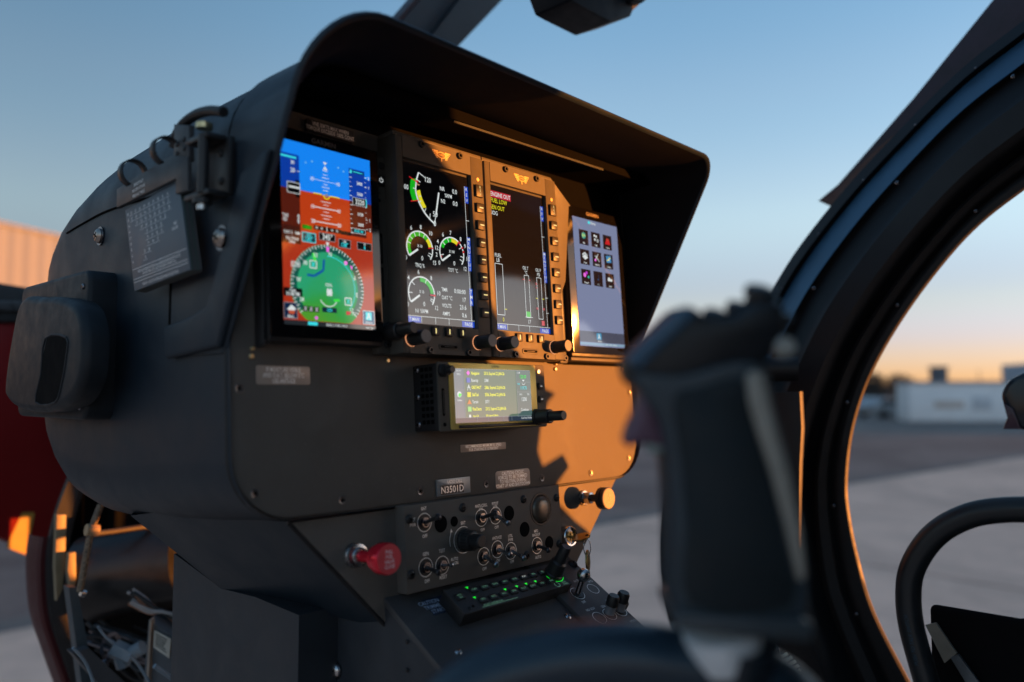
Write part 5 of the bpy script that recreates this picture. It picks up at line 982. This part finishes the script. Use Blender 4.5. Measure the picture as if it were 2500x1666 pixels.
k = MB(); k.T = QF @ Matrix.Translation((.692, -.075, 0)); k.lathe(0, 0, [(.0085, -.012), (.0085, .004), (.0065, .007)], KNOB, 24); k.build('edge_knob', CP)
# ================================================================== checklist card stand on the pod side
CH = thing('checklist_stand', 'hinged stack of dark checklist cards clipped to the side of the console', 'checklist cards')
XF = frame((0, 0, 0), (0, 1, 0), (0, 0, 1), (-1, 0, 0))   # local x = -Y handled below
XF = frame((0, 0, 0), (0, -1, 0), (0, 0, 1), (-1, 0, 0)) # x right (aft), y up, w outwards
card = mat('card_grey', (.10, .13, .16), .5, var=.1)
Q4 = [(-.7300, 1.7110), (-.7045, 1.6345), (-.6055, 1.6425), (-.6245, 1.7180)]
for i in range(5):
    b = MB(); b.T = XF; o_ = i*.0013; d_ = .0018*(4-i)
    P = [(Q4[0][0]+d_, Q4[0][1]), (Q4[1][0]+d_, Q4[1][1]+.0004*i), (Q4[2][0]+d_+.004, Q4[2][1]+.0004*i), (Q4[2][0]+d_+.0055, Q4[2][1]+.0016), (Q4[3][0]+d_, Q4[3][1])]
    b.prism(P, -.2880+o_, -.2880+o_+.0009, card if i == 4 else (mat('card_edge_green', (.03, .05, .045), .5) if i % 2 else mat('card_edge', (.045, .045, .05), .5)), .0002); b.build('card', CH)
# printing on the top card: local affine frame
a0, a1, a3 = Vector(Q4[0]), Vector(Q4[1]), Vector(Q4[3]); ex = (a3-a0); ey = (a0-a1)
EXn, EYn = ex.normalized(), Vector((-ex.y, ex.x)).normalized()
CF_ = XF @ Matrix(((EXn.x, EYn.x, 0, a0.x), (EXn.y, EYn.y, 0, a0.y), (0, 0, 1, -.2816), (0, 0, 0, 1)))
ink = mat('card_ink', (1, 1, 1), .4, .1); b = MB(); b.T = CF_
skx = lambda y: -y*(-(ey.dot(EXn))/ey.dot(EYn))  # shear so rows follow the card edge
def cx(y): return (a1-a0).dot(EXn)*(-y)/(-(a1-a0).dot(EYn))*1.0
Wd = ex.length; Hh = -(a1-a0).dot(EYn)
rows = [(0, 9), (0, 9), (1, 8), (2, 7), (3, 6), (3, 6), (3, 5), (2, 3), (2, 2)]
for i in range(9):
    y = -Hh*(.07+.072*i); b.text(str(20-2*i), cx(y)+.0050, y, .0026, 0, ink)
    for j in range(9):
        if rows[i][0] <= j <= rows[i][1]:
            x = cx(y)+.0125+.0090*j; b.text(str(130-7*j-3*i), x, y, .0024, 0, ink, xs=.72); b.line((x-.004, y-.0024), (x+.004, y-.0024), .00025, 0, ink)
for yy in (.735, .85, .885): y = -Hh*yy; b.line((cx(y)+.002, y), (cx(y)+Wd-.002, y), .0004, 0, ink)
for yy, s, h_ in ((.775, 'FOR AUTOROTATION Vne, REDUCE ABOVE BY 20 KTS', .0024), (.815, '50 KTS MIN. DO NOT EXCEED CHART Vne', .0024), (.935, 'MAX V 130 KTS WITH LESS THAN 35 LBS FUEL', .0024)): y = -Hh*yy; b.text(s, cx(y)+Wd*.5, y, h_, 0, ink, xs=.95)
y = -Hh*.42; b.text('VNE', cx(y)+Wd*.86, y, .0026, 0, ink); b.text('KNOTS', cx(y)+Wd*.86, y-.004, .0026, 0, ink)
b.build('card_print', CH)
b = MB(); b.T = XF; HB = mat('holder_black', (.040, .042, .046), .5, bump=.2)
b.prism([(-.7410, 1.7315), (-.7397, 1.7139), (-.6215, 1.7190), (-.6215, 1.7066), (-.6000, 1.7056), (-.6020, 1.7330), (-.6300, 1.7400)][::-1], -.2815, -.2780, HB, .0008); b.build('clip_bar', CH)
b = MB(); b.T = XF; b.prism([(-.6310, 1.7660), (-.6040, 1.7590), (-.6025, 1.7300), (-.6300, 1.7340)][::-1], -.2840, -.2795, HB, .0008)
b.build('hinge_plate', CH)
for x_, y_ in ((-.6235, 1.7475), (-.6110, 1.7490), (-.6235, 1.7400), (-.6105, 1.7415)): b = MB(); b.T = XF @ Matrix.Translation((x_, y_, -.2790)); b.lathe(0, 0, [(.0022, 0), (.0016, .001)], BLK, 14); b.build('rivet', CH)
b = MB(); b.T = XF; b.box(-.5985, -.5600, 1.6985, 1.7440, -.2955, -.2905, BLK, .001); b.box(-.5985, -.5640, 1.7400, 1.7445, -.2905, -.2745, BLK, .001); b.box(-.5985, -.5600, 1.6960, 1.7005, -.2905, -.2745, BLK, .001); b.build('bracket', CH)
pa, pb_ = [(0.276, 0.5707, 1.7429), (0.276, 0.5684, 1.6985)]
b = MB(); b.tube([pa, (pa[0], pa[1], pb_[2])], .0042, BLK, 16); b.build('hinge_post', CH)
b = MB(); b.tube([(pa[0], pa[1], pa[2]+.0045), (pa[0], pa[1], pa[2]+.0085)], .0062, mat('brass_stud', (.7, .55, .3), .3, 1), 18); b.build('hinge_cap', CH)
b = MB(); b.tube([(pa[0], pa[1], pb_[2]-.0085), (pa[0], pa[1], pb_[2]-.0045)], .0072, BLK, 18); b.tube([(pa[0], pa[1], pb_[2]-.013), (pa[0], pa[1], pb_[2]-.0085)], .0042, STEEL, 12); b.build('hinge_bolt', CH)
for y_, z_ in ((1.7320, .572), (1.7100, .570)):
    b = MB(); b.T = Matrix.Translation((.2900, z_, y_)) @ Matrix.Rotation(R(-90), 4, 'Y'); cross_screw(b, 0, 0, 0, .003, BLK); b.build('screw', CH)
b = MB(); b.T = CF_ @ Matrix.Translation((0, .006, .0045))
for i, s in enumerate(('DENSITY ALT', 'PLN SPD KTS VNE', 'PRESS ALT TABLE')): b.text(s, .040, .0085-.0048*i, .0026, 0, ink, xs=.85)
b.build('heading_print', CH)
for c_ in [(0.272, 0.6902, 1.735), (0.272, 0.6275, 1.7412)]:
    b = MB(); vs = []; fs = []; N_ = 24
    for i in range(N_+1):
        a = R(-75+300*i/N_); r_ = .0098 if i < N_-4 else .0098+.0008*(i-N_+4)
        for w in (-.0042, .0042): vs.append((c_[0]-r_*cos(a), c_[1]+w, c_[2]+r_*1.05*sin(a)))
    for i in range(N_): fs.append((2*i, 2*i+1, 2*i+3, 2*i+2))
    b.add(vs, fs, BLK); o = b.build('binding_loop', CH); mo = o.modifiers.new('s', 'SOLIDIFY'); mo.thickness = .0014
b = MB(); P_ = cr([(0.285, 0.6428, 1.75), (0.285, 0.6374, 1.7598), (0.285, 0.6237, 1.7665), (0.285, 0.6034, 1.7686), (0.285, 0.5795, 1.7659), (0.285, 0.5586, 1.7599)], 6)
b.tube(P_, .0040, RUB, 10); b.build('strap', CH)
# ================================================================== near cyclic stick and grip
GD = .355
CG = thing('cyclic_grip', 'large out of focus control stick grip in front of the panel', 'control stick', frame(CAMP+cF*GD, cR, cU, -cF))
body = [(0.0518, -0.0139), (0.0721, -0.0147), (0.0966, -0.0086), (0.1078, -0.0124), (0.1131, -0.0331), (0.1201, -0.0575), (0.1248, -0.0839), (0.1263, -0.1045), (0.1229, -0.1196), (0.0984, -0.1205), (0.0725, -0.1173), (0.0699, -0.0876), (0.0683, -0.0594), (0.0646, -0.0369), (0.0593, -0.0275)]
b = MB(); b.prism([p[:2] for p in cr([(*p, 0) for p in body], 3, True)], -.020, .016, mat('grip_edge_highlight', (.032, .050, .064), .42), .009, 4, True); b.build('handle', CG)  # edge highlight painted as a lighter handle colour around the pad
pan = [(0.0686, -0.0248), (0.0782, -0.02), (0.0975, -0.0163), (0.1019, -0.0325), (0.1093, -0.0565), (0.1152, -0.0824), (0.1185, -0.1123), (0.0757, -0.1116), (0.0742, -0.0805), (0.072, -0.051)]
b = MB(); b.prism([p[:2] for p in cr([(*p, 0) for p in pan], 3, True)], .015, .0185, mat('grip_pad', (.006, .014, .019), .65), .002, 2); b.build('palm_pad', CG)
head = [(0.0496, -0.0116), (0.0519, -0.0059), (0.0614, 0.0027), (0.0727, 0.0137), (0.0775, 0.0156), (0.0841, 0.0106), (0.0955, 0.0099), (0.105, 0.0159), (0.1126, 0.0178), (0.1183, 0.0137), (0.1179, 0.0046), (0.1116, -0.0087), (0.0993, -0.0182), (0.0803, -0.0182), (0.0614, -0.022), (0.0523, -0.0201)]
b = MB(); b.prism(head[::-1], -.024, .012, mat('grip_head_black', (.007, .010, .014), .45), .006, 3, True); b.build('head', CG)
rg_ = [(0.0494, -0.0097), (0.0513, -0.0052), (0.0607, 0.0041), (0.0711, 0.0142), (0.0764, 0.0154), (0.0801, 0.0116), (0.076, 0.0079), (0.0644, -0.003), (0.0554, -0.0124)]
b = MB(); b.prism(rg_[::-1], .004, .0150, mat('grip_head_highlight', (.040, .100, .165), .32), .002, 3, True); b.build('head_highlight', CG)  # added strip, blue highlight of the head painted in its colour
trg = [(0.057, -0.0215), (0.0628, -0.0274), (0.0696, -0.039), (0.0686, -0.0477), (0.0589, -0.0448), (0.0496, -0.0473), (0.0511, -0.039), (0.0554, -0.0312)]
b = MB(); b.prism(trg[::-1], -.014, .006, mat('trigger_plum', (.13, .07, .11), .4), .003, 3, True); b.build('trigger', CG)
b = MB(); t_ = [(0.0643, -0.0454)][0]; b.T = Matrix.Translation((t_[0], t_[1], -.002)); b.lathe(0, 0, [(.001, -.006), (.005, -.004), (.0055, .0), (.004, .004), (.001, .0055)], mat('button_mint', (.30, .42, .42), .4), 18); b.build('trigger_button', CG)
for (x, y), r, h, M in zip([(0.0899, 0.0095), (0.0996, 0.012), (0.1097, 0.0182), (0.1142, 0.0153), (0.119, 0.0085), (0.1113, 0.0095)], (.006, .0055, .0075, .006, .0065, .005), (.009, .010, .011, .008, .009, .008), (BLK, GRIPM, BLK, mat('hat_grey', (.12, .14, .16), .4), BLK, GRIPM)):
    b = MB(); b.T = Matrix.Translation((x, y-.004, -.004)) @ Matrix.Rotation(R(-70), 4, 'X') @ Matrix.Rotation(R(10), 4, 'Y'); b.lathe(0, 0, [(r*.8, 0), (r*.8, h*.5), (r, h*.55), (r*.95, h*.9), (r*.6, h)], M, 20, .05); b.build('thumb_switch', CG)
b = MB(); t_ = [(0.1177, -0.0027)][0]; b.T = Matrix.Translation((t_[0], t_[1], .010)); b.lathe(0, 0, [(.0045, -.006), (.0045, .002), (.003, .004)], mat('button_ivory', (.42, .42, .38), .4), 20); b.build('side_button', CG)
stp = [(0.0994, -0.0136), (0.1056, -0.0118), (0.1082, -0.0214), (0.1117, -0.0361), (0.1178, -0.0564), (0.1226, -0.0794), (0.1248, -0.0996), (0.1215, -0.1024), (0.116, -0.0794), (0.1097, -0.0564), (0.1034, -0.037), (0.0997, -0.025)]
b = MB(); b.prism(stp[::-1], -.004, .0195, mat('strip_ivory', (.34, .32, .275), .45), .003, 3, True); b.build('grip_edge', CG)
ba = [(0.0689, -0.1155), (0.0717, -0.1148), (0.124, -0.1179), (0.1274, -0.1198), (0.1263, -0.1267), (0.0979, -0.1249), (0.0698, -0.1219)]
b = MB(); b.prism(ba[::-1], -.022, .020, mat('collar_blue', (.06, .075, .085), .35), .004, 3, True); b.build('collar', CG)
b = MB(); t_ = [(0.0928, -0.1302)][0]; b.T = Matrix.Translation((t_[0], t_[1], 0)) @ Matrix.Rotation(R(-78), 4, 'X') @ Matrix.Rotation(R(-12), 4, 'Y'); b.lathe(0, 0, [(.0165, -.012), (.0175, -.002), (.0165, .004)], mat('alu_ring', (.80, .84, .86), .4, .3), 32); b.build('ring_nut', CG)
tb = [(-0.0459, -0.1816), (-0.0245, -0.1603), (-0.0051, -0.1482), (0.022, -0.1413), (0.0492, -0.1399), (0.0744, -0.1428), (0.0977, -0.1467), (0.121, -0.1564), (0.1404, -0.1777)]
b = MB(); b.tube(cr([(x, y-.004, -.006) for x, y in tb], 6), .0165, mat('stick_tube', (.018, .035, .052), .32), 28); b.build('tube', CG)
b = MB(); p_ = [(0.0996, -0.1477), (0.1016, -0.1312)]; b.tube([(p_[0][0], p_[0][1], -.004), (p_[1][0], p_[1][1], 0)], .0175, GRIPM, 26); b.build('stem', CG)
# ================================================================== far cyclic stick
C2 = thing('cyclic_stick', 'bent black control stick tube arching beside the right seat', 'control stick')
sp = [(0.78, 0.2061, 1.2326), (0.78, 0.2168, 1.2796), (0.78, 0.2251, 1.3111), (0.78, 0.2315, 1.3388), (0.78, 0.2333, 1.363), (0.78, 0.2305, 1.3866), (0.78, 0.22, 1.4089), (0.78, 0.206, 1.4263), (0.78, 0.188, 1.4393), (0.78, 0.1688, 1.4472), (0.78, 0.1423, 1.4517), (0.78, 0.112, 1.4516), (0.78, 0.0814, 1.443)]
b = MB(); b.tube(cr(sp, 7), .0108, mat('tube_black', (.022, .025, .028), .38), 28); b.build('tube', C2)
b = MB(); q_ = [(0.7688, 0.2303, 1.3414), (0.7688, 0.2241, 1.3088)]
tf = frame(q_[1], (Vector(q_[0])-Vector(q_[1])).normalized(), (0, 1, 0), (-1, 0, 0)); b.T = tf; b.text('PUSH TO TALK SWITCH', .022, 0, .0034, .0016, mat('ink_teal', (.03, .09, .14), .5), xs=.8); b.build('stencil', C2)
g2 = (0.78, 0.0819, 1.4279)
hd = [(0.153, 1.5451), (0.1484, 1.5569), (0.1406, 1.5634), (0.1226, 1.5693), (0.0877, 1.5668), (0.0678, 1.516), (0.0757, 1.4486), (0.0982, 1.4359), (0.111, 1.4795), (0.1245, 1.5139), (0.1387, 1.5188), (0.1516, 1.518), (0.1471, 1.5313)]
b = MB(); b.T = frame((0, 0, 0), (0, -1, 0), (0, 0, 1), (-1, 0, 0)); b.prism([(-y, z) for y, z in hd], -.80, -.765, mat('grip_gloss', (.02, .028, .036), .15), .006, 4, True); b.build('grip_head', C2)
tg = [(0.1499, 1.5404), (0.1428, 1.5358), (0.1378, 1.519), (0.1507, 1.5186), (0.1472, 1.5278)]
b = MB(); b.T = frame((0, 0, 0), (0, -1, 0), (0, 0, 1), (-1, 0, 0)); b.prism([(-y, z) for y, z in tg], -.772, -.762, mat('trigger_plum2', (.07, .03, .05), .3), .001, 2); b.build('trigger', C2)
# ================================================================== seat, trim, throttle box, compass
SE = thing('right_seat', 'black seat edge at the lower right behind the arched stick', 'seat')
b = MB(); b.box(.838, .850, -.45, 0.2329, .6, 1.3466, mat('seat_black', (.006, .006, .007), .9, spec=.15), .006, 3); b.build('cushion', SE)
s4 = [(0.83, 0.2332, 1.3298), (0.83, 0.224, 1.3336), (0.83, 0.2072, 1.3093), (0.83, 0.2177, 1.2983)]
b = MB(); quadbox(b, *s4, -.003, mat('belt_cream', (.34, .31, .25), .7)); b.build('strap', SE)
s4 = [(0.83, 0.2124, 1.305), (0.83, 0.2058, 1.3088), (0.83, 0.1862, 1.2832), (0.83, 0.1954, 1.277)]
b = MB(); quadbox(b, *s4, -.004, mat('belt_metal', (.22, .25, .27), .35, .6)); b.build('buckle', SE)
b = MB(); b.T = Matrix.Identity(4)
TR = thing('side_trim_box', 'black trim box with a round tube end behind the grip', 'trim box')
tr = [(0.5044, 1.5464), (0.4216, 1.5493), (0.4204, 1.5023), (0.4236, 1.4608), (0.4295, 1.3507), (0.5088, 1.3173)]
b.T = frame((0, 0, 0), (0, -1, 0), (0, 0, 1), (-1, 0, 0)); b.prism([(-y, z) for y, z in tr][::-1], -1.009, -1.0, FRM, .001, 2); b.build('panel', TR)
tt_ = [(0.975, 0.4974, 1.5781), (1.008, 0.4266, 1.5786)]
b = MB(); b.tube([tt_[0], tt_[1]], .0165, FRM, 26); b.build('tube_end', TR)
TQ = thing('throttle_box', 'small connector plate with pale wire tabs low beside the door frame', 'control box', frame((0.9278, 0.4284, 1.2229), cR, cU, -cF))
b = MB(); b.T = Matrix.Rotation(R(16), 4, 'Z'); b.prism(rrect(-.017, -.05, .010, .021, .003), -.012, 0, mat('plate_grey', (.26, .25, .22), .45), .0008)
b.build('plate', TQ)
for x, y in ((-.012, .013), (.007, .017)): b = MB(); b.T = Matrix.Rotation(R(16), 4, 'Z'); cross_screw(b, x, y, 0, .0032); b.build('screw', TQ)
b = MB(); b.T = Matrix.Rotation(R(16), 4, 'Z'); b.text('ON', -.002, .014, .005, .0004, mat('ink_beige', (.45, .38, .30), .5)); b.build('lettering', TQ)
b = MB(); b.T = Matrix.Rotation(R(16), 4, 'Z')
for i in range(4): b.tube([(-.010+.005*i, .006-.001*i, .002), (-.010+.005*i, -.03, .002)], .0018, (BLK, DSTEEL)[i % 2], 8)
b.build('cables', TQ)
b = MB(); PT = mat('tab_olive', (.70, .66, .50), .5)
for i in range(9):
    x = .013+.009*sin(i*.42); y = .010-.0058*i; b.T = Matrix.Rotation(R(16), 4, 'Z') @ Matrix.Translation((x, y, .002)) @ Matrix.Rotation(R(15), 4, 'Z'); b.box(-.0045, .0045, -.0012, .0012, -.002, .002, PT, .0004)
b.build('tabs', TQ)
CM = thing('compass', 'black standby compass hanging at the top of the windscreen', 'compass')
cm = [(0.74, 2.0631), (0.7587, 2.0358), (0.7763, 2.0355), (0.8418, 2.0369), (0.8909, 2.0626), (0.8974, 2.0735), (0.9126, 2.0865), (0.9469, 2.1451)]
b = MB(); b.T = frame((0, 0, 0), (1, 0, 0), (0, 0, 1), (0, -1, 0)); b.prism(cm, -.66, -.60, mat('compass_black', (.006, .008, .012), .6), .003, 3, True); b.build('case', CM)
c2 = [(0.8784, 2.0755), (0.8974, 2.0788), (0.9105, 2.0898), (0.9311, 2.1352), (0.8666, 2.1097)]
b = MB(); b.T = frame((0, 0, 0), (1, 0, 0), (0, 0, 1), (0, -1, 0)); b.prism(c2, -.60, -.585, mat('compass_black', (.006, .008, .012), .6), .002, 2, True); b.build('clamp', CM)
SC.cycles.use_denoising = True
SC.cycles.max_bounces = 6
